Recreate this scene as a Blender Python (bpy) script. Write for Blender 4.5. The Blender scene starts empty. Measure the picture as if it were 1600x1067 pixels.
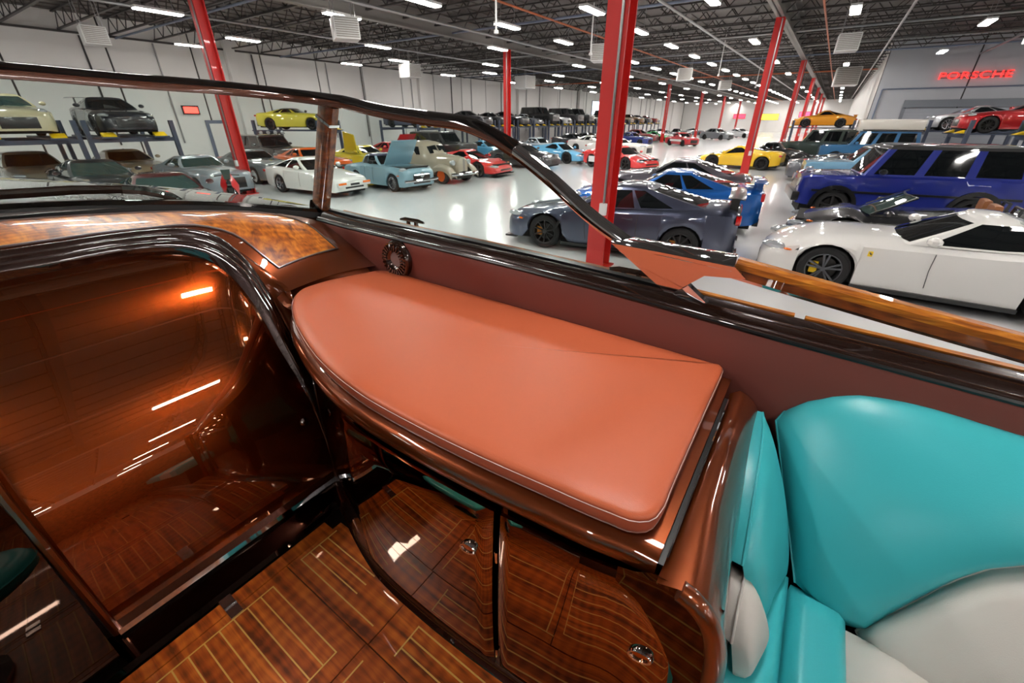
import bpy, bmesh, math, random
import numpy as np
from mathutils import Vector, Matrix
random.seed(7)
SC = bpy.context.scene
COL = SC.collection
# ------------------------------------------------------------------ camera
# World: +Y runs down the length of the hall, +X towards the stern of the boat, z = 0 is the hall floor.
cam_d = bpy.data.cameras.new('camera'); cam = bpy.data.objects.new('camera', cam_d); COL.objects.link(cam)
cam_d.sensor_width = 36.0; cam_d.lens = 14.69; cam_d.clip_start = 0.02; cam_d.clip_end = 400
cam.location = (0, 0, 2.5); cam.rotation_euler = (math.radians(90 - 27.9), 0, math.radians(34.5))
cam_d.dof.use_dof = True; cam_d.dof.focus_distance = 1.7; cam_d.dof.aperture_fstop = 5.0
SC.camera = cam
# ------------------------------------------------------------------ world, exposure
w = bpy.data.worlds.new('world'); SC.world = w; w.use_nodes = True
w.node_tree.nodes['Background'].inputs[0].default_value = (0.8, 0.86, 1, 1)
w.node_tree.nodes['Background'].inputs[1].default_value = 0.15
vs = SC.view_settings
vs.view_transform = 'Standard'; vs.look = 'None'; vs.gamma = 1; vs.use_curve_mapping = False
vs.exposure = 0.45
LAMP_STRENGTH = 62.0
SC.cycles.max_bounces = 7; SC.cycles.diffuse_bounces = 3; SC.cycles.glossy_bounces = 4
SC.cycles.transparent_max_bounces = 8; SC.cycles.sample_clamp_indirect = 6.0
SC.cycles.use_denoising = True; SC.cycles.caustics_reflective = False; SC.cycles.caustics_refractive = False

# ------------------------------------------------------------------ materials
def S(r, g, b):
    f = lambda c: (c/255/12.92) if c/255 <= 0.04045 else ((c/255+0.055)/1.055)**2.4
    return (f(r), f(g), f(b), 1)
MATS = {}
def mat(name, c=(128, 128, 128), rough=0.5, metal=0.0, coat=0.0, coat_rough=0.03, coat_ior=1.5, ior=1.5, emit=0.0, bump=None, vary=0.0, scale=8.0, sheen=0.0):
    if name in MATS: return MATS[name]
    m = bpy.data.materials.new(name); m.use_nodes = True; nt = m.node_tree; b = nt.nodes['Principled BSDF']
    cl = S(*c)
    b.inputs['Base Color'].default_value = cl; b.inputs['Roughness'].default_value = rough; b.inputs['Metallic'].default_value = metal
    b.inputs['IOR'].default_value = ior
    b.inputs['Coat Weight'].default_value = coat; b.inputs['Coat Roughness'].default_value = coat_rough; b.inputs['Coat IOR'].default_value = coat_ior
    if emit: b.inputs['Emission Color'].default_value = cl; b.inputs['Emission Strength'].default_value = emit
    if vary or bump:
        tc = nt.nodes.new('ShaderNodeTexCoord'); n = nt.nodes.new('ShaderNodeTexNoise')
        n.inputs['Scale'].default_value = scale; n.inputs['Detail'].default_value = 4
        nt.links.new(tc.outputs['Object'], n.inputs['Vector'])
        if vary:
            r = nt.nodes.new('ShaderNodeMix'); r.data_type = 'RGBA'
            r.inputs[6].default_value = tuple(x*(1-vary) for x in cl[:3])+(1,); r.inputs[7].default_value = tuple(min(1, x*(1+vary)) for x in cl[:3])+(1,)
            nt.links.new(n.outputs['Fac'], r.inputs[0]); nt.links.new(r.outputs[2], b.inputs['Base Color'])
        if bump:
            n2 = nt.nodes.new('ShaderNodeTexNoise'); n2.inputs['Scale'].default_value = bump[1]; n2.inputs['Detail'].default_value = 3
            nt.links.new(tc.outputs['Object'], n2.inputs['Vector'])
            bp = nt.nodes.new('ShaderNodeBump'); bp.inputs['Strength'].default_value = bump[0]; bp.inputs['Distance'].default_value = 0.002
            nt.links.new(n2.outputs['Fac'], bp.inputs['Height']); nt.links.new(bp.outputs[0], b.inputs['Normal'])
    MATS[name] = m
    return m
def wood(name, c1, c2, c3, axis_scale=(1, 1, 1), rot=(0, 0, 0), band=6.0, figure=14.0, coat=1.0, rough=0.35, coat_ior=1.5, fig=0.10):
    m = bpy.data.materials.new(name); m.use_nodes = True; nt = m.node_tree; b = nt.nodes['Principled BSDF']; N = nt.nodes.new; K = nt.links.new
    tc = N('ShaderNodeTexCoord'); mp = N('ShaderNodeMapping'); mp.inputs['Scale'].default_value = axis_scale; mp.inputs['Rotation'].default_value = rot
    K(tc.outputs['Object'], mp.inputs['Vector'])
    n1 = N('ShaderNodeTexNoise'); n1.inputs['Scale'].default_value = band; n1.inputs['Detail'].default_value = 6; n1.inputs['Distortion'].default_value = 0.6
    K(mp.outputs[0], n1.inputs['Vector'])
    n2 = N('ShaderNodeTexWave'); n2.wave_type = 'BANDS'; n2.bands_direction = 'X'; n2.inputs['Scale'].default_value = figure; n2.inputs['Distortion'].default_value = 5; n2.inputs['Detail'].default_value = 2; n2.inputs['Detail Scale'].default_value = 1.2
    K(tc.outputs['Object'], n2.inputs['Vector'])
    r = N('ShaderNodeValToRGB'); r.color_ramp.elements[0].position = 0.3; r.color_ramp.elements[0].color = S(*c1)
    r.color_ramp.elements[1].position = 0.72; r.color_ramp.elements[1].color = S(*c3); e = r.color_ramp.elements.new(0.5); e.color = S(*c2)
    mx = N('ShaderNodeMath'); mx.operation = 'MULTIPLY_ADD'; mx.inputs[1].default_value = fig
    K(n2.outputs['Fac'], mx.inputs[0]); 
    sb = N('ShaderNodeMath'); sb.operation = 'SUBTRACT'; sb.inputs[1].default_value = fig/2; K(n1.outputs['Fac'], sb.inputs[0]); K(sb.outputs[0], mx.inputs[2])
    K(mx.outputs[0], r.inputs[0]); K(r.outputs[0], b.inputs['Base Color'])
    b.inputs['Roughness'].default_value = rough; b.inputs['Coat Weight'].default_value = coat; b.inputs['Coat Roughness'].default_value = 0.02; b.inputs['Coat IOR'].default_value = coat_ior
    MATS[name] = m
    return m
def thin_glass(name, tint=(228, 240, 236), refl=0.06):
    m = bpy.data.materials.new(name); m.use_nodes = True; nt = m.node_tree; N = nt.nodes.new; K = nt.links.new
    nt.nodes.remove(nt.nodes['Principled BSDF']); out = nt.nodes['Material Output']
    t = N('ShaderNodeBsdfTransparent'); t.inputs[0].default_value = S(*tint); g = N('ShaderNodeBsdfGlossy'); g.inputs['Roughness'].default_value = 0.01
    lw = N('ShaderNodeLayerWeight'); lw.inputs[0].default_value = .5; pw = N('ShaderNodeMath'); pw.operation = 'POWER'; pw.inputs[1].default_value = 5; K(lw.outputs['Facing'], pw.inputs[0])
    fr = N('ShaderNodeMath'); fr.operation = 'MULTIPLY_ADD'; fr.inputs[1].default_value = .7; fr.inputs[2].default_value = .035; K(pw.outputs[0], fr.inputs[0]); mx = N('ShaderNodeMixShader')
    K(fr.outputs[0], mx.inputs[0]); K(t.outputs[0], mx.inputs[1]); K(g.outputs[0], mx.inputs[2]); K(mx.outputs[0], out.inputs[0])
    MATS[name] = m; return m

# ------------------------------------------------------------------ objects
def obj(name, me, parent=None, m=None, loc=None, rot=None):
    o = bpy.data.objects.new(name, me); COL.objects.link(o)
    if m is not None:
        if me.materials: me.materials[0] = m
        else: me.materials.append(m)
    if parent is not None: o.parent = parent
    if loc is not None: o.location = loc
    if rot is not None: o.rotation_euler = rot
    return o
def mesh(name, V, Fc, smooth=False, sharp=None):
    me = bpy.data.meshes.new(name); me.from_pydata([tuple(v) for v in V], [], Fc); me.update()
    if smooth:
        for p in me.polygons: p.use_smooth = True
        if sharp: me.set_sharp_from_angle(angle=math.radians(sharp))
    return me
FACE = [None]                                   # how open shells are turned: ('to', point) or ('from', point)
def orient(me, face):
    bm = bmesh.new(); bm.from_mesh(me); bm.faces.ensure_lookup_table(); seen = set(); q = Vector(face[1]); sg = 1 if face[0] == 'to' else -1
    for f0 in bm.faces:
        if f0.index in seen: continue
        isl = []; st = [f0]; seen.add(f0.index); openb = False
        while st:
            f = st.pop(); isl.append(f)
            for e in f.edges:
                if len(e.link_faces) == 1: openb = True
                for g in e.link_faces:
                    if g.index not in seen: seen.add(g.index); st.append(g)
        if openb and sum(f.normal.dot(q-f.calc_center_median())*f.calc_area() for f in isl)*sg < 0:
            bmesh.ops.reverse_faces(bm, faces=isl)
    bm.to_mesh(me); bm.free()
def fixn(me):
    bm = bmesh.new(); bm.from_mesh(me); bmesh.ops.remove_doubles(bm, verts=bm.verts, dist=1e-5); bmesh.ops.recalc_face_normals(bm, faces=bm.faces); bm.to_mesh(me); bm.free(); return me
def thing(name, label, cat, loc=(0, 0, 0), rz=0.0, group=None, kind=None):
    o = bpy.data.objects.new(name, None); COL.objects.link(o); o.empty_display_size = 0.1
    o.location = loc; o.rotation_euler = (0, 0, rz)
    return tag(o, label, cat, group, kind)
def tag(o, label=None, cat=None, group=None, kind=None):
    if label: o['label'] = label
    if cat: o['category'] = cat
    if group: o['group'] = group
    if kind: o['kind'] = kind
    return o
class MB:
    """collects shapes, then becomes ONE mesh"""
    def __init__(s): s.V = []; s.F = []
    def add(s, V, Fc):
        n = len(s.V); s.V += [tuple(v) for v in V]; s.F += [tuple(i+n for i in f) for f in Fc]; return s
    def box(s, a, b, M=None):
        (x0, y0, z0), (x1, y1, z1) = a, b
        V = [(x0, y0, z0), (x1, y0, z0), (x1, y1, z0), (x0, y1, z0), (x0, y0, z1), (x1, y0, z1), (x1, y1, z1), (x0, y1, z1)]
        if M is not None: V = [tuple(M @ Vector(v)) for v in V]
        return s.add(V, [(0, 3, 2, 1), (4, 5, 6, 7), (0, 1, 5, 4), (1, 2, 6, 5), (2, 3, 7, 6), (3, 0, 4, 7)])
    def bar(s, p, q, w, h=None):
        p, q = Vector(p), Vector(q); d = (q-p).normalized(); h = h or w
        up = Vector((0, 0, 1)) if abs(d.z) < 0.95 else Vector((1, 0, 0))
        a = d.cross(up).normalized()*(w/2); b = a.cross(d).normalized()*(h/2)
        V = [p-a-b, p+a-b, p+a+b, p-a+b, q-a-b, q+a-b, q+a+b, q-a+b]
        return s.add(V, [(0, 3, 2, 1), (4, 5, 6, 7), (0, 1, 5, 4), (1, 2, 6, 5), (2, 3, 7, 6), (3, 0, 4, 7)])
    def tube(s, pts, r, n=8, cap=True):
        pts = [Vector(p) for p in pts]; rr = r if isinstance(r, (list, tuple)) else [r]*len(pts); base = len(s.V); prev = None
        for i, p in enumerate(pts):
            d = (pts[min(i+1, len(pts)-1)]-pts[max(i-1, 0)]).normalized()
            if prev is None:
                up = Vector((0, 0, 1)) if abs(d.z) < 0.9 else Vector((1, 0, 0)); a = d.cross(up).normalized()
            else: a = (prev-d*prev.dot(d)).normalized()
            prev = a; b = d.cross(a)
            for k in range(n):
                t = 2*math.pi*k/n; s.V.append(tuple(p+(a*math.cos(t)+b*math.sin(t))*rr[i]))
        for i in range(len(pts)-1):
            for k in range(n):
                s.F.append((base+i*n+k, base+i*n+(k+1) % n, base+(i+1)*n+(k+1) % n, base+(i+1)*n+k))
        if cap: s.F.append(tuple(base+k for k in reversed(range(n)))); s.F.append(tuple(base+(len(pts)-1)*n+k for k in range(n)))
        return s
    def sweep(s, pts, prof, normals, cap=True, closed=True):
        """prof: list of (a,b) offsets; a along side vector, b along given normal at each point"""
        pts = [Vector(p) for p in pts]; base = len(s.V); n = len(prof)
        for i, p in enumerate(pts):
            d = (pts[min(i+1, len(pts)-1)]-pts[max(i-1, 0)]).normalized(); nn = Vector(normals[i] if isinstance(normals, list) else normals)
            side = d.cross(nn).normalized(); up = side.cross(d).normalized()
            for a, b in prof: s.V.append(tuple(p+side*a+up*b))
        m = n if closed else n-1
        for i in range(len(pts)-1):
            for k in range(m): s.F.append((base+i*n+k, base+i*n+(k+1) % n, base+(i+1)*n+(k+1) % n, base+(i+1)*n+k))
        if cap and closed: s.F.append(tuple(base+k for k in reversed(range(n)))); s.F.append(tuple(base+(len(pts)-1)*n+k for k in range(n)))
        return s
    def lathe(s, prof, n=16, M=None, cap=False):
        base = len(s.V)
        for r, z in prof:
            for k in range(n):
                t = 2*math.pi*k/n; v = Vector((r*math.cos(t), r*math.sin(t), z)); s.V.append(tuple(M @ v if M is not None else v))
        for i in range(len(prof)-1):
            for k in range(n): s.F.append((base+i*n+k, base+i*n+(k+1) % n, base+(i+1)*n+(k+1) % n, base+(i+1)*n+k))
        if cap: s.F.append(tuple(base+k for k in range(n))); s.F.append(tuple(base+(len(prof)-1)*n+k for k in range(n)))
        return s
    def prism(s, poly, z0, z1):
        n = len(poly); base = len(s.V); s.V += [(x, y, z0) for x, y in poly]+[(x, y, z1) for x, y in poly]
        s.F += [tuple(base+i for i in reversed(range(n))), tuple(base+n+i for i in range(n))]+[(base+i, base+(i+1) % n, base+n+(i+1) % n, base+n+i) for i in range(n)]
        return s
    def grid(s, rows, close=False):
        """rows: list of equal-length point lists"""
        base = len(s.V); n = len(rows[0])
        for r in rows: s.V += [tuple(v) for v in r]
        for i in range(len(rows)-1):
            for k in range(n if close else n-1):
                s.F.append((base+i*n+k, base+i*n+(k+1) % n, base+(i+1)*n+(k+1) % n, base+(i+1)*n+k))
        return s
    def build(s, name, m, parent=None, smooth=False, sharp=35, fix=True, off=(0, 0, 0), bevel=0, face=None):
        V = [(v[0]-off[0], v[1]-off[1], v[2]-off[2]) for v in s.V] if any(off) else s.V
        me = mesh(name, V, s.F); 
        if fix: fixn(me)
        face = face or FACE[0]
        if face: orient(me, (face[0], tuple(Vector(face[1])-Vector(off))))
        if bevel:
            bm = bmesh.new(); bm.from_mesh(me)
            ed = [e for e in bm.edges if len(e.link_faces) == 2 and e.calc_face_angle(0) > 0.6]
            bmesh.ops.bevel(bm, geom=ed, offset=bevel, segments=2, affect='EDGES', profile=0.6); bm.to_mesh(me); bm.free(); smooth = True
        if smooth:
            for p in me.polygons: p.use_smooth = True
            if sharp: me.set_sharp_from_angle(angle=math.radians(sharp))
        return obj(name, me, parent, m)
def resample(pts, n):
    P = np.array(pts, float)
    # centripetal-ish smoothing: Catmull-Rom dense sampling, then uniform arc length
    Q = []; dl = np.maximum(np.linalg.norm(np.diff(P, axis=0), axis=1), 1e-9); m = np.zeros_like(P)
    for i in range(len(P)):
        if i == 0: m[i] = (P[1]-P[0])/dl[0]
        elif i == len(P)-1: m[i] = (P[i]-P[i-1])/dl[-1]
        else: m[i] = ((P[i]-P[i-1])/dl[i-1]*dl[i]+(P[i+1]-P[i])/dl[i]*dl[i-1])/(dl[i]+dl[i-1])
    for i in range(len(P)-1):
        h = dl[i]
        for t in np.linspace(0, 1, 14, endpoint=False):
            Q.append((2*t**3-3*t*t+1)*P[i]+(t**3-2*t*t+t)*h*m[i]+(-2*t**3+3*t*t)*P[i+1]+(t**3-t*t)*h*m[i+1])
    Q.append(P[-1]); Q = np.array(Q)
    d = np.concatenate([[0], np.cumsum(np.linalg.norm(np.diff(Q, axis=0), axis=1))])
    u = np.linspace(0, d[-1], n)
    return [tuple(np.interp(x, d, Q[:, k]) for k in range(P.shape[1])) for x in u]
# ================================================================== THE HALL
M_floor = mat('epoxy_floor', (226, 227, 228), 0.22, 0, 0.5, 0.08, vary=0.03, scale=0.35)
M_wall = mat('painted_concrete', (236, 234, 231), 0.7, vary=0.05, scale=0.6)
M_wallg = mat('grey_block_wall', (190, 192, 198), 0.7, vary=0.05, scale=0.8)
M_joint = mat('dark_joint', (60, 58, 58), 0.8)
M_steel = mat('dark_roof_steel', (66, 62, 60), 0.55, 0.3)
M_girder = mat('grey_girder_steel', (120, 116, 112), 0.5, 0.3)
M_red = mat('red_column_paint', (196, 34, 30), 0.4, coat=0.3, vary=0.06, scale=3)
M_white = mat('white_enamel', (226, 226, 224), 0.4)
M_grille = mat('heater_grille', (150, 146, 140), 0.5)
M_alu = mat('galvanised_pipe', (150, 150, 150), 0.35, 0.8)
M_orange = mat('orange_pipe', (176, 90, 48), 0.5)
M_lamp = mat('lamp_diffuser', (255, 250, 244), 0.5, emit=LAMP_STRENGTH)
M_dark = mat('black_plastic', (16, 16, 17), 0.45)
XW, YF, YB, XR, YP, XP = -34.5, 131.0, -24.0, 45.0, 44.0, 1.8
ZC = 7.5
def struct(name, mb, m, **k):
    o = mb.build(name, m, **k); o['kind'] = 'structure'; return o
struct('floor', MB().box((XW-.3, YB-.3, -.3), (XR+.3, YF+.3, 0)), M_floor)
# ceiling deck with corrugation relief
M_deck = mat('roof_deck', (92, 86, 82), 0.6, 0.2)
ceil = struct('ceiling', MB().box((XW-.3, YB-.3, ZC), (XR+.3, YF+.3, ZC+.2)), M_deck)
# deck ribs, one shared mesh
rib = MB().box((-.05, YB, -.05), (.05, YF, 0)); rme = fixn(mesh('deck_rib', rib.V, rib.F))
for i in range(79):
    o = obj('deck_rib', rme, ceil, M_deck if i == 0 else None, (XW+.6+i*1.0, 0, ZC))
# open-web joists span between the girder lines
GX = [XW, -17.9, -3.1, 11.7, 26.5, 41.3]
def joist_mesh(L):
    b = MB(); b.box((0, -.06, .72), (L, .06, .78)); b.box((0, -.06, 0), (L, .06, .06))
    n = int(L/0.62); st = L/n
    for k in range(n):
        z0, z1 = (.04, .74) if k % 2 == 0 else (.74, .04)
        b.bar((k*st, 0, z0), ((k+1)*st, 0, z1), .035)
    return fixn(mesh('joist', b.V, b.F))
for bay in range(5):
    L = GX[bay+1]-GX[bay]; jm = joist_mesh(L); jm.materials.append(M_steel); y = -6.0 if bay < 2 else (-10.0 if bay < 3 else -18)
    ymax = YF if bay < 2 else (YF if bay == 2 else YP)
    while y < ymax:
        o = obj('joist', jm, ceil, None, (GX[bay], y, 6.66)); y += 2.1
for x in GX[1:5]:
    g = MB(); g.box((-.16, -12, 0), (.16, YF if x < 1 else YP, .05)); g.box((-.16, -12, .75), (.16, YF if x < 1 else YP, .8)); g.box((-.02, -12, 0), (.02, YF if x < 1 else YP, .8))
    o = g.build('girder', M_girder, ceil); o.location = (x, 0, 6.35)
# walls
wl = struct('wall_left', MB().box((XW-.3, YB, 0), (XW-.06, YF, ZC)), M_joint)
pm_ = fixn(mesh('wall_panel', *(lambda b: (b.V, b.F))(MB().box((0, .05, 0), (.06, 4.25, ZC-.02)))))
y = YB; i = 0
while y < YF-1:
    obj('wall_panel', pm_, wl, M_wall if i == 0 else None, (XW-.06, y, 0)); y += 4.3; i += 1
pil = fixn(mesh('wall_pilaster', *(lambda b: (b.V, b.F))(MB().box((0, -.3, 0), (.35, .3, ZC-.3)))))
for k in range(9): obj('wall_pilaster', pil, wl, M_wall if k == 0 else None, (XW, 8.2+17.3*k-8.6, 0))
ledge = MB().box((XW, YB, 6.55), (XW+.12, YF, 6.65)).build('wall_ledge', M_steel, wl)
for k in range(26):
    yy = -2+4.9*k+(k % 3)*.8
    MB().tube([(XW+.06, yy, 1.2), (XW+.06, yy, 6.5)], .045, 6).build('conduit', M_alu if k % 2 else M_joint, wl)
wf = struct('wall_far', MB().box((XW-.3, YF+.06, 0), (XP+.3, YF+.3, ZC)), M_joint)
pm2 = fixn(mesh('wall_panel', *(lambda b: (b.V, b.F))(MB().box((.05, 0, 0), (4.25, .06, ZC-.02)))))
for k in range(9): obj('wall_panel', pm2, wf, M_wall if k == 0 else None, (XW+k*4.05, YF, 0))
struct('wall_back', MB().box((XW-.3, YB-.3, 0), (XR+.3, YB, ZC)), M_wall)
struct('wall_right', MB().box((XR, YB-.3, 0), (XR+.3, YP+.3, ZC)), M_wall)
struct('wall_annex_side', MB().box((XP, YP+.31, 0), (XP+.3, YF, ZC)), M_wall)
wa = struct('wall_annex_front', MB().box((XP, YP, 0), (XR, YP+.3, ZC)), M_joint)
x = XP; k = 0
pa = fixn(mesh('wall_panel', *(lambda b: (b.V, b.F))(MB().box((.04, -.06, 0), (4.66, 0, ZC-.02)))))
while x < XR-1: obj('wall_panel', pa, wa, M_wallg if k == 0 else None, (x, YP, 0)); x += 4.7; k += 1
MB().tube([(XP+.3, YP-.12, 4.45), (XR, YP-.12, 4.45)], .05, 6).build('pipe', mat('blue_grey_pipe', (110, 120, 140), 0.5), wa)
MB().tube([(XP+.3, YP-.12, 4.45), (XP+.3, YP-.12, 0.1)], .05, 6).build('pipe', MATS['blue_grey_pipe'], wa)
# roll-up door in the annex front
d1 = thing('door_1', 'wide grey roll-up door in the grey block wall', 'door', (6.7, YP-.06, 0)); d1['kind'] = 'structure'; del d1['category']
dm = MATS['grey_block_wall']
for k in range(9): MB().box((-2.9, -.04, .02+k*.36), (2.9, -.01, .36+k*.36)).build('slat', mat('door_slat', (168, 172, 180), 0.45), d1)
MB().box((-3.1, -.25, 3.3), (3.1, -.01, 3.75)).build('door_hood', mat('door_hood', (120, 124, 132), 0.5), d1)
for sx in (-1, 1): MB().box((sx*3.0-.1, -.1, 0), (sx*3.0+.1, -.01, 3.3)).build('door_track', MATS['door_hood'], d1)
# red steel columns
def ibeam(h):
    b = MB(); b.box((-.17, -.17, 0), (.17, -.14, h)); b.box((-.17, .14, 0), (.17, .17, h)); b.box((-.015, -.14, 0), (.015, .14, h)); return b
cme = fixn(mesh('shaft', *(lambda b: (b.V, b.F))(ibeam(6.35)))); cme.materials.append(M_red)
bpl = fixn(mesh('base_plate', *(lambda b: (b.V, b.F))(MB().box((-.24, -.24, 0), (.24, .24, .03))))); bpl.materials.append(M_red)
clip = fixn(mesh('conduit', *(lambda b: (b.V, b.F))(MB().tube([(.09, -.19, 1.2), (.09, -.19, 6.3)], .022, 6)))); clip.materials.append(M_alu)
bx_ = fixn(mesh('outlet_box', *(lambda b: (b.V, b.F))(MB().box((.03, -.24, 1.0), (.15, -.17, 1.2))))); bx_.materials.append(M_white)
def column(x, y, label, group=None):
    t = thing('steel_column', label, 'column', (x, y, 0), 0, group)
    obj('shaft', cme, t); obj('base_plate', bpl, t); obj('conduit', clip, t); obj('outlet_box', bx_, t)
column(-3.1, 7.44, 'red steel column rising between the boat and the gunmetal coupe')
for k, lab in enumerate(['red steel column beside the yellow sports car', 'second red column along the girder past the yellow car', 'red column on the girder line, before the orange car on a lift']):
    column(-3.1, 24.7+17.4*k, lab)
for k in range(3): column(-3.1, 24.7+17.4*(3+k), 'far red column at the end of the girder line by the annex wall', 'far columns by the annex')
labs = ['red steel column beside the red motorcycle', 'red steel column behind the red coupe in the parked row', 'red steel column among the dark cars in the middle distance', 'red steel column by the small red classic car']
for k in range(7):
    column(-17.9, 8.2+17.3*k, labs[k] if k < 4 else 'far red column near the end wall of the hall', None if k < 4 else 'far columns by the end wall')
column(11.7, -9.9, 'red steel column behind the stern of the boat')
# lamps
lb = fixn(mesh('housing', *(lambda b: (b.V, b.F))(MB().box((-.17, -.78, .03), (.17, .78, .11))))); lb.materials.append(M_white)
ld = fixn(mesh('diffuser', *(lambda b: (b.V, b.F))(MB().box((-.145, -.75, 0), (.145, .75, .03))))); ld.materials.append(M_lamp)
lw = fixn(mesh('hanger', *(lambda b: (b.V, b.F))(MB().bar((0, 0, .11), (0, 0, 1.49), .015)))); lw.materials.append(M_alu)
LANE = ['along the left wall lifts', 'past the left lifts with the cream and black cars', 'above the second parked row', 'above the row with the vintage saloon', 'above the aisle edge by the pale blue supercar', 'down the middle of the aisle', 'above the gunmetal coupe', 'above the blue off-roader', 'over the lifts before the neon letters', 'right of the neon letters lane', 'over the stern of the boat']+['toward the right wall, behind the stern of the boat']*7
def lamp(x, y, i):
    t = thing('ceiling_lamp', 'white LED lamp in the line '+LANE[i], 'lamp', (x, y, 6.0), 0, 'lamps '+LANE[i])
    obj('housing', lb, t); obj('diffuser', ld, t); obj('hanger', lw, t, None, (0, -.5, 0)); obj('hanger', lw, t, None, (0, .5, 0))
for i, x in enumerate([-29.5, -25.3, -21.6, -16.7, -12.6, -8.4, -4.5, -.5, 4.0, 8.3, 12.5, 16.7, 20.9, 25.1, 29.3, 33.5, 37.7, 41.9]):
    off = [2.6, 3.2, -1.6, 2.7, 8.1, 2.5, 8.1, 2.5, 8.2, 2.5, 8, 3, 8, 3, 8, 3, 8, 3][i]
    step = 5.0 if i in (4, 5) else 10.1
    y = off-10.1
    while y < YF-1:
        if not (x > XP-.5 and y > YP-5): lamp(x, y, i)
        y += step
# unit heaters
def heater(x, y, label, rz=0.0, sc=1.0, group=None):
    t = thing('unit_heater', label, 'heater', (x, y, 5.15), rz, group); t.scale = (sc,)*3
    MB().box((-.6, -.55, 0), (.6, .55, .85)).build('casing', M_white, t, bevel=.02)
    g = MB()
    for k in range(9): g.box((.6, -.5, .06+k*.085), (.625, .5, .11+k*.085))
    g.build('louvre_panel', M_grille, t)
    for sx in (-.5, .5):
        for sy in (-.45, .45): MB().bar((sx, sy, .85), (sx, sy, 2.34/sc), .03).build('hanger_rod', M_alu, t)
heater(-25.3, 7.4, 'white unit heater above the black winged coupe on its lift', -.15, .72)
heater(-16.0, 12.3, 'white unit heater above the white wedge coupe', -.5, .8)
heater(-25.7, 24.7, 'white unit heater high up before the left wall', -.1, .95)
heater(-10.8, 23.8, 'white unit heater beside the tall red column', -1.3, .85)
heater(-10.4, 38.1, 'white unit heater second along the middle bay', -1.2, .9)
heater(-10.0, 51.5, 'white unit heater third along the middle bay', -1.2, .9)
heater(-25.3, 39.0, 'white unit heater near the lifts with black off-roaders', -.2, 1.2)
heater(-.5, 26.6, 'white unit heater over the blue off-roader', -1.5, .75)
heater(-.3, 51.8, 'white unit heater over the orange coupe on its lift', -1.5, 1.6)
heater(6.3, 27.5, 'large white unit heater near the red neon letters', -1.2, 1.5)
# pipes under the roof
for (x, r, m, z) in [(-15.2, .06, M_alu, 6.2), (-6.2, .05, M_alu, 6.2), (-11.8, .04, M_orange, 6.5), (1.2, .05, M_alu, 6.25), (-23.0, .05, M_alu, 6.3), (-1.6, .04, M_orange, 6.5), (6.5, .06, M_alu, 6.3)]:
    ye = YF if x < XP-.2 else YP
    MB().tube([(x, -10, z), (x, ye, z)], r, 8).build('roof_pipe', m, ceil)
for y in (11.0, 20.5, 30.2, 36.0, 41.0, 55.0): MB().tube([(XW, y, 6.55), (XR if y < YP else XP, y, 6.55)], .05, 8).build('cross_pipe', [M_alu, M_orange, MATS['blue_grey_pipe']][int(y) % 3], ceil)
for (x, y) in [(-9.9, 13.5), (-9.6, 20.0), (-7.0, 33.5), (-6.6, 47.0)]:
    t = thing('drop_cord', 'white cord reel drop hanging below the roof joists', 'drop cord', (x, y, 5.0), 0, 'hanging drop cords')
    MB().tube([(0, 0, .1), (0, 0, 2.49)], .03, 6).build('pole', M_white, t); MB().lathe([(.01, .1), (.07, .09), (.08, 0), (.01, -.02)], 10).build('socket', M_white, t)
# neon letters
def text(name, body, size, m, parent, loc, rot, ext=.03, sx=1.0, spacing=1.0):
    c = bpy.data.curves.new(name, 'FONT'); c.body = body; c.size = size; c.extrude = ext; c.align_x = 'CENTER'; c.space_character = spacing; c.offset = -size*.004
    tmp = bpy.data.objects.new(name+'_c', c); COL.objects.link(tmp); dg = bpy.context.evaluated_depsgraph_get()
    me = bpy.data.meshes.new_from_object(tmp.evaluated_get(dg)); bpy.data.objects.remove(tmp); bpy.data.curves.remove(c)
    o = obj(name, me, parent, m, loc, rot); o.scale = (sx, 1, 1); return o
M_neon = mat('red_neon', (255, 44, 40), 0.4, emit=1.8)
sg = thing('neon_sign', 'red glowing letters reading PORSCHE on the grey wall', 'sign', (6.65, YP-.2, 4.93))
let = text('letters', 'PORSCHE', .6, M_neon, sg, (0, 0, 0), (math.pi/2, 0, 0), .04, 1.0, 1.08)
let.scale = (3.5/let.dimensions.x if let.dimensions.x else 1.3, .42/.44, 1)
MB().box((-1.7, .06, .06), (1.7, .1, .10)).build('mounting_rail', M_joint, sg)
MB().box((-1.7, .06, .30), (1.7, .1, .34)).build('mounting_rail', M_joint, sg)
def lit_panel(x, y, z, wdt, h, c, label, axis='y', emit=4):
    t = thing('wall_sign', label, 'sign', (x, y, z)); m = mat('sign_%d_%d_%d' % c, c, .4, emit=emit)
    if axis == 'y': MB().box((-wdt/2, -.06, 0), (wdt/2, 0, h)).build('lit_face', m, t); MB().box((-wdt/2-.08, -.04, -.08), (wdt/2+.08, .04, h+.08)).build('frame', M_dark, t)
    else: MB().box((0, -wdt/2, 0), (.06, wdt/2, h)).build('lit_face', m, t); MB().box((-.04, -wdt/2-.08, -.08), (.04, wdt/2+.08, h+.08)).build('frame', M_dark, t)
lit_panel(-20.5, YF-.1, 2.9, 2.6, .9, (255, 50, 70), 'small pink-red lit sign on the far end wall', emit=3)
lit_panel(-14.0, YF-.1, 2.6, 4.2, 1.2, (250, 225, 60), 'yellow lit sign on the far end wall', emit=2)
lit_panel(-6.5, YF-.1, 3.2, 2.4, 1.0, (255, 60, 90), 'round-looking rose lit sign near the far corner', emit=3)
lit_panel(XW+.1, 78, 3.4, 8.5, 1.9, (225, 235, 250), 'bright banner screen on the left wall far down the hall', 'x', emit=1.6)
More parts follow.
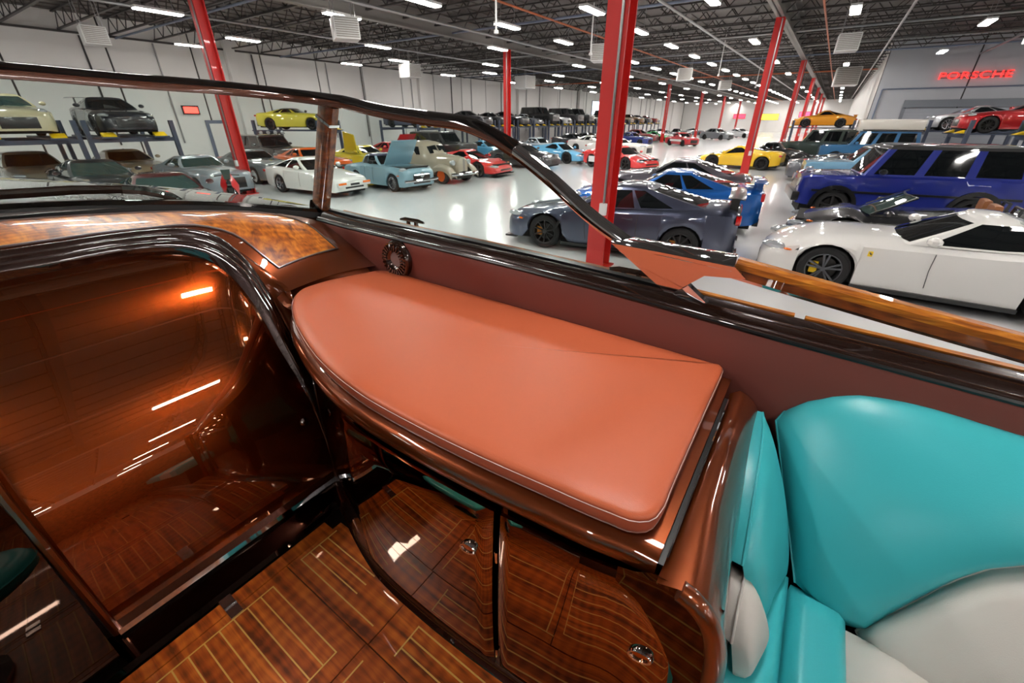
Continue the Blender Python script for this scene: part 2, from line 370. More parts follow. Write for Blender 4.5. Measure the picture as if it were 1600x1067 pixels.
lit_panel(XW+.1, 78, 2.6, 8.5, .6, (150, 205, 90), 'green strip below the bright banner on the left wall', 'x', emit=1.2)
lit_panel(XW+.1, 13.6, 2.9, .8, .35, (255, 60, 50), 'small red exit light above the white wall door', 'x', emit=4)
# service door in the left wall
d2 = thing('door_2', 'white service door with grey frame in the left wall', 'door', (XW+.02, 15.2, 0)); d2['kind'] = 'structure'; del d2['category']
MB().box((0, -.95, 0), (.05, .95, 2.5)).build('door_frame', MATS['blue_grey_pipe'], d2)
MB().box((.03, -.75, 0.02), (.09, .75, 2.3)).build('door_leaf', M_wall, d2)
MB().box((.09, .5, 1.0), (.15, .62, 1.05)).build('door_handle', M_alu, d2)
# ================================================================== THE BOAT
FACE[0] = ('to', (0, 0, 2.3))
M_brown = mat('brown_metallic_lacquer', (122, 54, 17), 0.34, 0.75, 1.0, 0.015, 1.6)
M_gloss = mat('dark_brown_gloss', (22, 9, 5), 0.3, 0.0, 1.0, 0.004, 1.7)
M_door = mat('mirror_lacquer', (150, 118, 96), 0.012, 1.0)
M_console = mat('black_mirror_lacquer', (74, 60, 52), 0.015, 1.0)
M_hinge = mat('brushed_steel', (205, 205, 208), .22, 1.0)
M_trim = mat('black_brown_moulding', (44, 18, 8), 0.25, 0.4, 1.0, 0.01, 1.9)
M_rubber = mat('black_rubber', (14, 14, 16), 0.35)
M_chrome = mat('polished_steel', (235, 235, 238), 0.04, 1.0)
M_salmon = mat('salmon_leather', (202, 98, 60), 0.42, bump=(.12, 420), vary=.03, scale=3)
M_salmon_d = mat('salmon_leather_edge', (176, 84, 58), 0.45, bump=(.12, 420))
M_maroon = mat('maroon_leather', (122, 60, 50), 0.55, bump=(.15, 500), vary=.04, scale=2)
M_aqua = mat('aqua_leather', (64, 186, 194), 0.36, bump=(.12, 380), vary=.04, scale=3)
M_grey = mat('pale_grey_leather', (205, 199, 192), 0.45, bump=(.12, 380))
M_stitch = mat('pale_thread', (225, 200, 190), 0.8)
M_silver = mat('silver_inlay', (150, 140, 140), 0.3, 0.8)
M_maple = mat('maple_inlay', (226, 178, 100), 0.4, coat=1)
W_dash = wood('figured_mahogany', (118, 52, 8), (196, 102, 20), (242, 150, 44), (2, 9, 9), (0, 0, .5), 3.0, 9.0, coat=.35)
W_sole = wood('striped_mahogany', (104, 42, 12), (176, 80, 24), (222, 118, 42), (1.2, 14, 14), (0, 0, 0), 2.6, 6.0, coat_ior=1.45, fig=.09)
W_rail = wood('golden_teak', (140, 70, 14), (196, 112, 26), (232, 152, 50), (2, 26, 26), (0, 0, 0), 4.0, 2.0)
W_post = wood('dark_mahogany', (84, 36, 10), (132, 66, 20), (166, 90, 34), (3, 12, 12), (0, .3, 0), 3.0, 5.0)
M_glass = thin_glass('windscreen_glass')

M_roll = mat('door_brown_metallic', (150, 60, 13), 0.25, 0.95, 0.0)      # metallic base under a deep mirror lacquer
nt = M_roll.node_tree; gl = nt.nodes.new('ShaderNodeBsdfGlossy'); gl.inputs['Roughness'].default_value = 0.008; gl.inputs[0].default_value = S(150, 122, 104)
mxr = nt.nodes.new('ShaderNodeMixShader'); mxr.inputs[0].default_value = .5
nt.links.new(nt.nodes['Principled BSDF'].outputs[0], mxr.inputs[1]); nt.links.new(gl.outputs[0], mxr.inputs[2]); nt.links.new(mxr.outputs[0], nt.nodes['Material Output'].inputs[0])
BO = (-.3, -.1, .25)
boat = thing('motorboat', 'varnished brown mahogany motorboat with raked windscreen and open cockpit', 'boat', BO)
def bp(mb, name, m, parent=boat, **k):
    return mb.build(name, m, parent, off=BO, **k)
CY0 = -.1                                       # centre line of the boat
def zs(x): return float(np.interp(x, [-4, -2.15, -1.2, -.66, 0, .57, 1.2, 2.4], [2.08, 1.978, 1.958, 1.942, 1.905, 1.880, 1.855, 1.83]))
def mir(p): return (p[0], 2*CY0-p[1], p[2])
XS = [-2.34, -2.1, -1.8, -1.5, -1.2, -.9, -.6, -.3, 0, .3, .6, 1.0, 1.5, 2.0, 2.35]
def half(name, rows, m, both=True, smooth=True, sharp=40):
    bp(MB().grid(rows), name, m, smooth=smooth, sharp=sharp)
    if both: bp(MB().grid([[mir(p) for p in r] for r in rows]), name, m, smooth=smooth, sharp=sharp)
def cyb(x): return float(np.interp(x, [-2.2, -1.7, -.09, .1, 2.3], [1.40, 1.40, 1.352, 1.36, 1.38]))
# leather coaming panels (a padded skin along the cockpit side)
prof = [(1.36, None), (1.385, -.10), (1.395, -.02), (1.402, -.003), (1.415, 0.0)]
half('coaming_panel', [[(x, cyb(x)-.01, 1.05), (x, cyb(x), 1.5), (x, cyb(x)*.8+1.398*.2, zs(x)-.13), (x, cyb(x)*.35+1.398*.65, zs(x)-.06), (x, 1.396, zs(x)-.02), (x, 1.402, zs(x)-.004), (x, 1.42, zs(x)+.002)] for x in XS], M_maroon)
# dark cap rail with a bead, a rubber glazing channel and the outer deck edge
half('coaming_cap', [[(x, 1.405, zs(x)-.006), (x, 1.400, zs(x)+.004), (x, 1.404, zs(x)+.014), (x, 1.416, zs(x)+.018), (x, 1.424, zs(x)+.012), (x, 1.43, zs(x)+.02), (x, 1.445, zs(x)+.034), (x, 1.475, zs(x)+.038), (x, 1.48, zs(x)+.02)] for x in XS], M_trim, sharp=70)
half('cap_lip', [[(x, 1.4045+.008*math.sin(a), zs(x)+.000-.008*math.cos(a)) for a in np.linspace(0, 2*math.pi, 8)] for x in XS], M_rubber)
half('side_deck', [[(x, 1.478, zs(x)+.022), (x, 1.50, zs(x)+.030), (x, 1.545, zs(x)+.030), (x, 1.552, zs(x)+.018)] for x in XS], M_trim)
def strip(x0, x1):
    xs = [x0]+[x for x in XS if x0 < x < x1]+[x1]
    return [[(x, 1.548, zs(x)-.01), (x, 1.548, zs(x)+.034), (x, 1.565, zs(x)+.037), (x, 1.575, zs(x)+.03), (x, 1.575, zs(x)-.01)] for x in xs]
half('gunwale_strip', strip(-.34, .055), W_rail, False); half('gunwale_strip', strip(.085, 2.35), W_rail, False); half('gunwale_strip', strip(-2.3, -.36), W_post, False)
half('glazing_gasket', [[(x, 1.486, zs(x)+.03), (x, 1.486, zs(x)+.045), (x, 1.512, zs(x)+.048), (x, 1.512, zs(x)+.03)] for x in [-2.34, -2.0, -1.6, -1.2, -.8, -.45, -.33]], M_rubber)
# hull: topsides from the gunwale to the keel, closed at bow and transom
rows = []
for x in [-5.4, -5.0, -4.4, -3.6, -2.8, -2.0, -1.0, 0, 1.0, 2.0, 2.4]:
    f = 1.0 if x > -2.0 else max(.03, 1-((-2.0-x)/3.45)**2.2)
    yb = 1.57*f+.10*(f)
    z = zs(x) if x > -4 else zs(-4)+(-4-x)*.05
    y0 = CY0
    pts = []
    for (yy, zz) in [(1.00, z), (1.03, z-.25), (.99, 1.2), (.90, .85), (.5, .5), (0, .30)]: pts.append((x-(z-zz)*(0 if x > -4 else -.35), y0+yb*yy, zz))
    rows.append(pts+[mir(p) for p in pts[-2::-1]])
bp(MB().grid(rows).add(rows[-1], [tuple(range(len(rows[-1])))]), 'hull', mat('hull_mahogany', (110, 52, 22), .3, 0, 1.0, .02, 1.6), smooth=True, sharp=50, face=('from', (-1, CY0, 1.3)))
# foredeck ahead of the windscreen
fd = []
for x in [-5.4, -5.0, -4.4, -3.6, -3.1, -2.8, -2.6]:
    f = max(.03, 1-((-2.0-x)/3.45)**2.2) if x < -2 else 1
    yb = 1.67*f; z = zs(x) if x > -4 else zs(-4)+(-4-x)*.05
    fd.append([(x, CY0+yb*t, z+.02+(.15*(1-t*t))*min(1, f*1.2)) for t in np.linspace(-1, 1, 15)])
bp(MB().grid(fd), 'foredeck', mat('foredeck_gloss', (58, 26, 12), .3, 0, 1.0, .01, 1.8), smooth=True)
# ---- dash, between the bulkhead hood and the windscreen foot
I_ = [(-2.18, -.9, 2.08), (-2.18, -.1, 2.098), (-2.18, .16, 2.10), (-2.16, .5, 2.10), (-2.12, .68, 2.088), (-2.10, .78, 2.035), (-2.06, .85, 1.935), (-1.97, .90, 1.84), (-1.88, .90, 1.80)]
O_ = [(-2.68, -.9, 2.12), (-2.69, -.1, 2.155), (-2.66, .27, 2.15), (-2.58, .7, 2.12), (-2.50, 1.0, 2.085), (-2.40, 1.26, 2.035), (-2.28, 1.385, 1.985), (-2.08, 1.395, 1.90), (-1.86, 1.395, 1.80)]
NI = 46
Ir, Or = resample(I_, NI), resample(O_, NI)
def dpt(i, t, lift=0.0):
    a, b = np.array(Ir[i]), np.array(Or[i]); p = a+(b-a)*t
    p[2] += .018*math.sin(math.pi*t)+lift
    return tuple(p)
T = np.linspace(0, 1, 13)
bp(MB().grid([[dpt(i, t) for t in T] for i in range(NI)]), 'dash', M_brown, smooth=True, sharp=None)
i0, i1 = 0, NI-4
Tw = np.linspace(.13, .80, 9)
dw = bp(MB().grid([[dpt(i, t, .004) for t in Tw] for i in range(i0, i1+1)]), 'dash_veneer', W_dash, smooth=True, sharp=None)
edge = [dpt(i, Tw[0], .006) for i in range(i0, i1+1)]+[dpt(i1, t, .006) for t in Tw[1:]]+[dpt(i, Tw[-1], .006) for i in range(i1-1, i0-1, -1)]
MB().tube(edge, .005, 6).build('inlay_line', M_silver, dw, smooth=True, off=BO)
# ---- bulkhead with the roll-front companionway door
PI_ = [(-1.548, .722, .96), (-1.596, .735, 1.17), (-1.652, .742, 1.435), (-1.739, .745, 1.60), (-1.843, .742, 1.80), (-1.907, .72, 1.927), (-1.965, .675, 1.996), (-2.01, .60, 2.032), (-2.045, .50, 2.045), (-2.05, .266, 2.05), (-2.05, .121, 2.054), (-2.05, -.3, 2.05)]
PO_ = [(-1.58, .83, .96), (-1.649, .83, 1.13), (-1.774, .845, 1.404), (-1.934, .855, 1.697), (-2.007, .845, 1.843), (-2.06, .815, 1.964), (-2.09, .765, 2.045), (-2.11, .69, 2.085), (-2.15, .55, 2.100), (-2.17, .31, 2.102), (-2.18, .10, 2.10), (-2.18, -.3, 2.095)]
NT = 60
Pi, Po = resample(PI_, NT), resample(PO_, NT)
rows = []
for i in range(NT):
    a, b = Vector(Pi[i]), Vector(Po[i]); tg = (Vector(Pi[min(i+1, NT-1)])-Vector(Pi[max(i-1, 0)])).normalized()
    n = tg.cross(b-a).normalized()
    if n.x < 0: n = -n
    r = []
    for t in np.linspace(0, 1, 37):
        h = .012+.026*abs(math.sin(3*math.pi*t))**.7*(1-.35*t) if 0 < t < 1 else -.02
        r.append(tuple(a+(b-a)*t+n*h))
    rows.append(r)
bp(MB().grid(rows), 'door_moulding', M_trim, smooth=True, sharp=None)
# door skin: profile in x,z, pushed slightly aft in the middle
prof = resample([(-1.540, 1.012), (-1.552, 1.12), (-1.585, 1.30), (-1.652, 1.45), (-1.752, 1.61), (-1.855, 1.80), (-1.925, 1.925), (-1.985, 2.0), (-2.06, 2.05)], 40)
zz = [p[2] for p in Pi]; yy = [p[1] for p in Pi]
def ymax(z): return float(np.interp(z, [.95, 1.4, 1.80, 1.92, 1.99, 2.03, 2.05], [.735, .75, .75, .73, .69, .62, .53]))
rows = []
CR = [(1.0, -1.54), (1.2, -1.552), (1.4, -1.578), (1.58, -1.628), (1.75, -1.715), (1.89, -1.825), (1.98, -1.935), (2.05, -2.06)]
CRf = resample([(a, b) for a, b in CR], 60)
for (x, z) in prof:
    xb = float(np.interp(z, [a for a, b in CRf], [b for a, b in CRf]))
    rows.append([(x+max(0, xb-x)*.75*(1-min(1, max(0, (y-.48)/(ymax(z)-.48)))**3 if ymax(z) > .5 else 1), y, z) for y in np.linspace(-.12, ymax(z), 22)])
door = bp(MB().grid(rows), 'companionway_door', M_roll, smooth=True, sharp=None)
MB().sweep([(-1.53, -.1, 1.0), (-1.53, .735, 1.0)], [(-.028, -.014), (.03, -.014), (.034, .0), (.026, .016), (-.026, .022)], (0, 0, 1)).build('door_sill', M_chrome, door, off=BO)
# latch and knob on the door
kb = MB().tube([(-1.69, .69, 1.52), (-1.67, .694, 1.50), (-1.655, .694, 1.44), (-1.645, .694, 1.40)], [.008, .010, .010, .014], 8)
kb.build('lever_handle', M_chrome, door, smooth=True, off=BO)
Mk = Matrix.Translation((-1.60, .685, 1.325)) @ Matrix.Rotation(math.pi/2, 4, 'Y')
MB().lathe([(0, .03), (.012, .028), (.019, .018), (.019, .010), (.010, .002), (.016, -.004), (.016, -.02), (0, -.02)], 14, Mk).build('door_knob', M_chrome, door, smooth=True, off=BO)
MB().tube([(-1.515, -.105, 1.0), (-1.52, -.11, 1.3), (-1.53, -.115, 1.62), (-1.60, -.115, 1.8), (-1.8, -.115, 1.98), (-2.05, -.12, 2.08)], .012, 8).build('door_jamb_bead', MATS['brown_metallic_lacquer'], door, smooth=True, off=BO)
# dark panels: left of the door and the toe board under it
bp(MB().grid([[(-1.385, y, .955), (-1.40, y, .97), (-1.49, y, .985), (-1.53, y, .987)] for y in (-1.4, -.1, .3, .70)]), 'toe_board', M_console, smooth=True, sharp=30)
bp(MB().grid([[(-1.44, y, .98), (-1.49, y, 1.2), (-1.52, y, 1.55), (-1.60, y, 1.8), (-1.85, y, 2.0), (-2.15, y, 2.09)] for y in (-1.5, -.8, -.125)]), 'console_panel', M_console, smooth=True)
bp(MB().box((-1.62, .70, .95), (-1.53, .90, 1.0)), 'jamb_foot', M_gloss)
# jamb filler between door moulding and cabinet
bp(MB().grid([[tuple(np.array(Po[i])+np.array((-.015, -.012, 0))), (Po[i][0]+.08, .92, Po[i][2]), (Po[i][0]-.05, 1.1, Po[i][2])] for i in range(0, 60) if Po[i][2] < 1.70]), 'jamb_filler', M_console, smooth=True)
JC = resample([(-1.80, .86, 1.60), (-1.85, .89, 1.72), (-1.88, .91, 1.80), (-1.97, .905, 1.845), (-2.065, .855, 1.94), (-2.105, .785, 2.035)], 20)
PC = resample([p for p in Po if 1.58 < p[2] < 2.06 and p[1] > .74], 20)
bp(MB().grid([[tuple(np.array(p)+np.array((-.01, -.015, -.01))), tuple((np.array(p)+np.array(q))/2+np.array((.012, .006, .006))), tuple(np.array(q)+np.array((0, .01, 0)))] for p, q in zip(PC, JC)]), 'corner_fillet', M_brown, smooth=True, sharp=None)
# vent on the coaming
Mv = Matrix.Translation((-1.665, 1.40, 1.872)) @ Matrix.Rotation(math.pi/2, 4, 'X')
bez = bp(MB().lathe([(.036, .02), (.05, .034), (.07, .04), (.088, .034), (.096, .018), (.098, 0)], 32, Mv), 'vent', mat('bronze_bezel', (60, 34, 22), .2, .8, 1.0, .02, 1.8), smooth=True)
MB().lathe([(0, .026), (.036, .026), (.038, .018)], 24, Mv).build('vent_disc', mat('grey_vent_disc', (140, 122, 120), .45), bez, off=BO)
for k in range(24):
    a = 2*math.pi*k/24
    MB().box((-.004, .050, .035), (.004, .082, .043), Mv @ Matrix.Rotation(a, 4, 'Z')).build('fin', M_trim, bez, off=BO)
# ---- windscreen
RF = [(-2.05, 1.50, 2.575), (-2.2, 1.42, 2.595), (-2.38, 1.13, 2.625), (-2.47, .75, 2.64), (-2.53, .40, 2.655), (-2.56, -.1, 2.66)]
RFull = RF+[mir(p) for p in RF[-2::-1]]
RSide = [(-2.05, 1.50, 2.575), (-1.75, 1.50, 2.53), (-1.45, 1.50, 2.50), (-1.23, 1.50, 2.475), (-1.07, 1.50, 2.42), (-.85, 1.50, 2.30), (-.655, 1.50, 2.172), (-.50, 1.50, 2.092)]
frp = resample(RFull, 60); srp = resample(RSide, 40)
rail_prof = [(-.028, -.024), (.026, -.022), (.03, .0), (.02, .022), (.0, .03), (-.02, .024), (-.03, .004)]
M_railwood = mat('windscreen_rail_brown', (92, 46, 24), .22, .35, 1.0, .01, 1.8)
M_smoke = mat('smoked_chrome', (120, 116, 116), .06, 1.0)
r1 = bp(MB().sweep(frp, rail_prof, (0, 0, 1)), 'windscreen_rail', M_railwood, smooth=True, sharp=40)
r1['label'] = 'dark brown front windscreen rail'
top_prof = [(-.022, .024), (.02, .022), (.012, .034), (-.008, .036)]
MB().sweep(frp, [(-.031, .006), (-.021, .027), (0, .034), (.022, .025), (.031, .004), (.02, .018), (0, .026), (-.018, .02)], (0, 0, 1)).build('chrome_cap', M_smoke, r1, smooth=True, sharp=50, off=BO)
r2 = bp(MB().sweep(srp[:26], rail_prof, (0, 0, 1)), 'windscreen_side_rail', M_railwood, smooth=True, sharp=40)
MB().sweep(srp[25:], [(-.026, -.022), (.024, -.02), (.028, .0), (.018, .02), (.0, .028), (-.02, .02), (-.028, .004)], (0, 0, 1)).build('chrome_end', M_chrome, r2, smooth=True, sharp=40, off=BO)
MB().sweep(srp[:26], [(-.031, .006), (-.021, .027), (0, .034), (.022, .025), (.031, .004), (.02, .018), (0, .026), (-.018, .02)], (0, 0, 1)).build('chrome_cap', M_smoke, r2, smooth=True, sharp=50, off=BO)
srm = [mir(p) for p in srp]
bp(MB().sweep(srm, rail_prof, (0, 0, 1)), 'windscreen_side_rail', M_railwood, smooth=True, sharp=40)
for sgn in (0, 1):
    f = (lambda p: p) if not sgn else mir
    po = bp(MB().sweep([f((-2.44, 1.497, 2.01)), f((-2.30, 1.492, 2.28)), f((-2.15, 1.485, 2.575))], [(-.020, -.055), (.020, -.055), (.026, -.03), (.026, .04), (.018, .055), (-.018, .055), (-.026, .03), (-.026, -.03)], (1, 0, .5)), 'windscreen_post', W_post, smooth=True, sharp=40)
    MB().sweep([f((-2.195, 1.487, 2.49)), f((-2.189, 1.487, 2.502))], [(-.030, -.058), (.030, -.058), (.030, .058), (-.030, .058)], (1, 0, .5)).build('post_bracket', M_chrome, po, off=BO)
    MB().sweep([f((-2.445, 1.497, 2.005)), f((-2.42, 1.496, 2.05))], [(-.032, -.06), (.032, -.06), (.032, .06), (-.032, .06)], (1, 0, .5)).build('post_foot', M_smoke, po, off=BO)
# windscreen foot and panes
BF = [(-2.43, 1.49, 2.01), (-2.50, 1.30, 2.05), (-2.60, .99, 2.108), (-2.68, .65, 2.15), (-2.745, .27, 2.178), (-2.77, -.1, 2.185)]
bf = resample(BF+[mir(p) for p in BF[-2::-1]], 60)
ft = bp(MB().sweep(bf, [(-.035, -.03), (.035, -.03), (.035, .0), (.02, .016), (-.02, .016), (-.035, 0)], (0, 0, 1)), 'windscreen_foot', M_smoke, smooth=True, sharp=40)
MB().sweep([tuple(np.array(p)+np.array((.055, 0, -.012))) for p in bf], [(-.02, -.02), (.02, -.02), (.022, .006), (-.018, .012)], (0, 0, 1)).build('foot_gasket', M_rubber, ft, smooth=True, sharp=40, off=BO)
bp(MB().grid([bf, frp]), 'windscreen_pane', M_glass, smooth=True)
sb = [(p[0], 1.50, zs(p[0])+.045) for p in srp]; sb[0] = (-2.40, 1.497, 2.02)
sb = [(-2.40+(-.40+2.40)*k/39, 1.499, zs(-2.40+2.0*k/39)+.046) for k in range(40)]
bp(MB().grid([sb, srp]), 'side_pane', M_glass, smooth=True)
bp(MB().grid([[mir(p) for p in sb], srm]), 'side_pane', M_glass, smooth=True)
# chrome wing, triangular fin, strut and wooden grab rail on the gunwale
gr_pts = [(-.145, 1.492, 2.085), (.09, 1.492, 2.054), (.316, 1.492, 2.025), (.542, 1.492, 1.999), (1.08, 1.492, 1.945), (1.75, 1.492, 1.925)]
grail = bp(MB().sweep(gr_pts, [(-.027, -.004), (.027, -.004), (.028, .014), (.016, .026), (-.016, .026), (-.028, .014)], (0, 0, 1)), 'grab_rail', W_rail, smooth=True, sharp=40)
MB().sweep([(p[0], p[1], p[2]-.034) for p in gr_pts], [(-.025, -.004), (.025, -.004), (.025, .004), (-.025, .004)], (0, 0, 1)).build('rail_underside', M_chrome, grail, off=BO)
MB().sweep(gr_pts, [(-.024, -.03), (.024, -.03), (.026, -.004), (-.026, -.004)], (0, 0, 1)).build('rail_base', W_post, grail, off=BO)
for x in (.9, 1.7): MB().tube([(x, 1.495, zs(x)+.01), (x, 1.492, float(np.interp(x, [p[0] for p in gr_pts], [p[2] for p in gr_pts]))-.03)], .018, 8).build('rail_stanchion', M_chrome, grail, off=BO)
wing = bp(MB().add([(-.578, 1.47, 2.108), (-.49, 1.434, 2.098), (-.143, 1.436, 2.078), (-.147, 1.520, 2.058), (-.50, 1.516, 2.090), (-.485, 1.446, 2.128), (-.143, 1.448, 2.122), (-.147, 1.508, 2.118), (-.49, 1.506, 2.126)],
      [(0, 1, 5), (0, 5, 8), (0, 8, 4), (1, 2, 6, 5), (5, 6, 7, 8), (8, 7, 3, 4), (0, 4, 3, 2, 1), (2, 3, 7, 6)]), 'chrome_wing', M_chrome, bevel=.004)
fin = MB()
fp = [(-.585, 2.078), (-.345, 1.928), (-.235, 2.012), (-.157, 2.028), (-.12, 2.012), (-.157, 2.035), (-.40, 2.07)]
fp = [(-.585, 2.082), (-.345, 1.928), (-.235, 2.012), (-.115, 2.020), (-.157, 2.048), (-.40, 2.074)]
fp = [(-.552, 1.432, 2.109), (-.329, 1.462, 1.950), (-.224, 1.444, 2.047), (-.103, 1.441, 2.060), (-.141, 1.434, 2.094), (-.377, 1.434, 2.104)]
fin.add(fp+[(x, y+.012, z) for x, y, z in fp], [(0, 1, 5), (1, 2, 5), (2, 4, 5), (2, 3, 4), (11, 7, 6), (11, 8, 7), (11, 10, 8), (10, 9, 8)]+[(i, (i+1) % 6, 6+(i+1) % 6, 6+i) for i in range(6)])
fin.build('fin_plate', M_chrome, wing, off=BO)
MB().sweep([(-.30, 1.49, 2.0), (-.205, 1.46, zs(-.2)+.03)], [(-.012, -.012), (.012, -.012), (.012, .012), (-.012, .012)], (0, 0, 1)).build('wing_strut', M_chrome, wing, off=BO)
# little chrome fittings on the outer deck edge, seen through the pane
for (x, y) in [(-1.76, 1.60), (-.50, 1.545)]:
    c = bp(MB().tube([(x-.09, y, zs(x)+.045), (x-.05, y, zs(x)+.05), (x+.05, y, zs(x)+.05), (x+.09, y, zs(x)+.045)], [.006, .011, .011, .006], 8), 'cleat', M_smoke, smooth=True)
    for dx in (-.03, .03): MB().lathe([(.014, 0), (.01, .045)], 8, Matrix.Translation((x+dx, y, zs(x)+.002)), cap=True).build('cleat_foot', M_smoke, c, off=BO)
# low rail on the foredeck with a bright tip
br = bp(MB().tube([(-3.0, -.6, 2.21), (-2.99, .1, 2.215), (-2.93, .55, 2.205), (-2.88, .74, 2.19)], [.022, .022, .022, .02], 10), 'foredeck_rail', M_trim, smooth=True)
MB().tube([(-2.885, .72, 2.193), (-2.86, .80, 2.178), (-2.84, .90, 2.14), (-2.83, .95, 2.10)], [.023, .023, .02, .012], 10).build('rail_tip', M_chrome, br, smooth=True, off=BO)
MB().tube([(-2.98, .1, 2.05), (-2.98, .1, 2.215)], .015, 8).build('rail_foot', M_chrome, br, off=BO)
# transom, inside faces and sole
bp(MB().box((2.30, -1.6, .9), (2.36, 1.40, 1.83)), 'transom_board', W_post)
sole = bp(MB().box((-1.5, -1.5, .88), (2.3, 1.39, .930)), 'cockpit_sole', mat('sole_seam_black', (14, 8, 6), .35, coat=1))
def plank(x0, x1, y0, y1, z=.95, m=W_sole, name='plank', t=.02): return MB().box((x0, y0, z-t), (x1, y1, z)).build(name, m, sole, off=BO)
# margin planks around the hatches, each board on its own
G = .004
hatches = [(-1.318, -.838, -.55, .352), (-.30, .42, -.55, .352), (.70, 1.5, -.55, .352)]
plank(-1.378, -1.318-G, -1.4, .56)
plank(-1.318, -.83, .352+G, .60)
plank(-.83+G, 2.2, .352+G, .54)
plank(-.838+G, -.30-G, -.55, .352); plank(.42+G, .70-G, -.55, .352); plank(1.5+G, 2.2, -.55, .352)
plank(-1.318, 2.2, -1.4, -.55-G)
def inlay(x0, x1, y0, y1): return MB().box((x0, y0, .9495), (x1, y1, .9515)).build('inlay', M_maple, sole, off=BO)
for (x0, x1, y0, y1) in hatches:
    a, b = x0+.038, x1-.06; n = 17; w_ = .0045
    step = (y1-.072-y0-.03)/n; yy = y1-.072
    plank(x0, a, y0, y1); plank(b, x1, y0, y1); plank(a, b, yy, y1); plank(a, b, y0, yy-n*step)
    for k in range(n):
        plank(a, b, yy-(k+1)*step, yy-k*step)
        inlay(a, b, yy-(k+1)*step-w_/2, yy-(k+1)*step+w_/2)
    inlay(a-w_, a, yy-n*step, yy); inlay(b, b+w_, yy-n*step, yy); inlay(a-w_, b+w_, yy-w_/2, yy+w_/2)
# border inlays by the cabinet foot
inlay(-1.30, -1.295, .40, .565); inlay(-1.30, -.86, .40, .4045)
for k in range(3): inlay(-1.30, -1.0-.0*k, .44+k*.04, .4445+k*.04)
for y in (.49, .45, .41): inlay(-.726, 2.1, y-.0025, y+.0025)
inlay(-.731, -.726, .38, .4925)
inlay(-.70, -.30, .31, .3145)
for k in range(9): inlay(-.80, -.335, -.5+k*.09, -.4955+k*.09)
inlay(-.805, -.80, -.5, .3145); inlay(-.335, -.33, -.5, .3145)
for hx, hy in [(-1.335, .155), (.44, .12), (-.82, -.3)]:
    h = bp(MB().box((hx-.05, hy-.02, .9500), (hx-.006, hy+.02, .956)).box((hx+.006, hy-.02, .9500), (hx+.05, hy+.02, .956)).tube([(hx, hy-.02, .955), (hx, hy+.02, .955)], .006, 8), 'hatch_hinge', M_hinge)
# cradle under the hull
for x in (-2.2, 1.2):
    t = thing('hull_cradle', 'dark steel hull cradle under the brown motorboat', 'cradle', (x, CY0, 0), 0, 'hull cradles')
    MB().box((-.1, -1.2, 0), (.1, 1.2, .12)).build('beam', M_dark, t)
    for s_ in (-1, 1): MB().box((-.08, s_*.9-.08, .12), (.08, s_*.9+.08, .66)).build('post', M_dark, t)
    MB().box((-.08, -.1, .12), (.08, .1, .29)).build('keel_block', M_dark, t)

# ------------------------------------------------------------------ side cabinet under the salmon pad
CUSH = [(-.100, 1.3505), (-.091, 1.346), (-.088, 1.335), (-.087, 1.30), (-.0865, 1.1), (-.0855, .9), (-.0845, .74), (-.084, .67), (-.092, .635), (-.118, .612), (-.175, .602), (-.32, .590), (-.507, .578), (-.723, .574), (-.946, .583), (-1.207, .629), (-1.436, .701), (-1.62, .776), (-1.762, .856), (-1.835, .915), (-1.876, .975), (-1.884, 1.06), (-1.868, 1.173), (-1.825, 1.29), (-1.785, 1.37), (-1.74, 1.385)]
FRONT = [(x, y-.012) for x, y in CUSH[9:21]]
FX = [p[0] for p in FRONT][::-1]; FY = [p[1] for p in FRONT][::-1]
fine = resample(FRONT, 90); FX = [p[0] for p in fine][::-1]; FY = [p[1] for p in fine][::-1]
def fy(x, z, out=0.0):
    return float(np.interp(x, FX, FY))-out-.022*max(0, 1.74-z)/.8*(1 if x > -1.0 else max(0, 1+(x+1.0)/.3))
CO = (-.9, 1.0, .951)
cab = thing('storage_cabinet', 'curved glossy dark mahogany side cabinet with two doors under the salmon pad', 'cabinet', CO)
def cp(mb, name, m, parent=cab, **k): return mb.build(name, m, parent, off=CO, **k)
xs = [x for x in np.linspace(-1.86, -.10, 60)]
cp(MB().grid([[(x, fy(x, z, -.012), z) for z in (.952, 1.1, 1.3, 1.5, 1.69)] for x in xs]), 'carcass', M_console, smooth=True, sharp=None)
# rounded top rim
rim = []
for x in xs+[-.06]:
    rim.append([(x, fy(x, 1.7, -.02), 1.67), (x, fy(x, 1.7, .0), 1.675), (x, fy(x, 1.7, .012), 1.69), (x, fy(x, 1.7, .016), 1.712), (x, fy(x, 1.7, .010), 1.730), (x, fy(x, 1.7, -.004), 1.742), (x, fy(x, 1.7, -.03), 1.745), (x, fy(x, 1.7, -.2), 1.745), (x, 1.38, 1.745)])
cp(MB().grid(rim), 'top', M_brown, smooth=True, sharp=None)
ft_ = [(x, y) for x, y in [(-1.80, .86), (-1.86, .93), (-1.90, 1.0), (-1.91, 1.1), (-1.90, 1.25), (-1.86, 1.39)]]
cp(MB().grid([[(x, y, 1.745) for x, y in ft_], [(x-.03, y-.01, 1.76) for x, y in ft_], [(x-.05, y-.02, 1.80) for x, y in ft_]]), 'forward_fillet', M_brown, smooth=True)
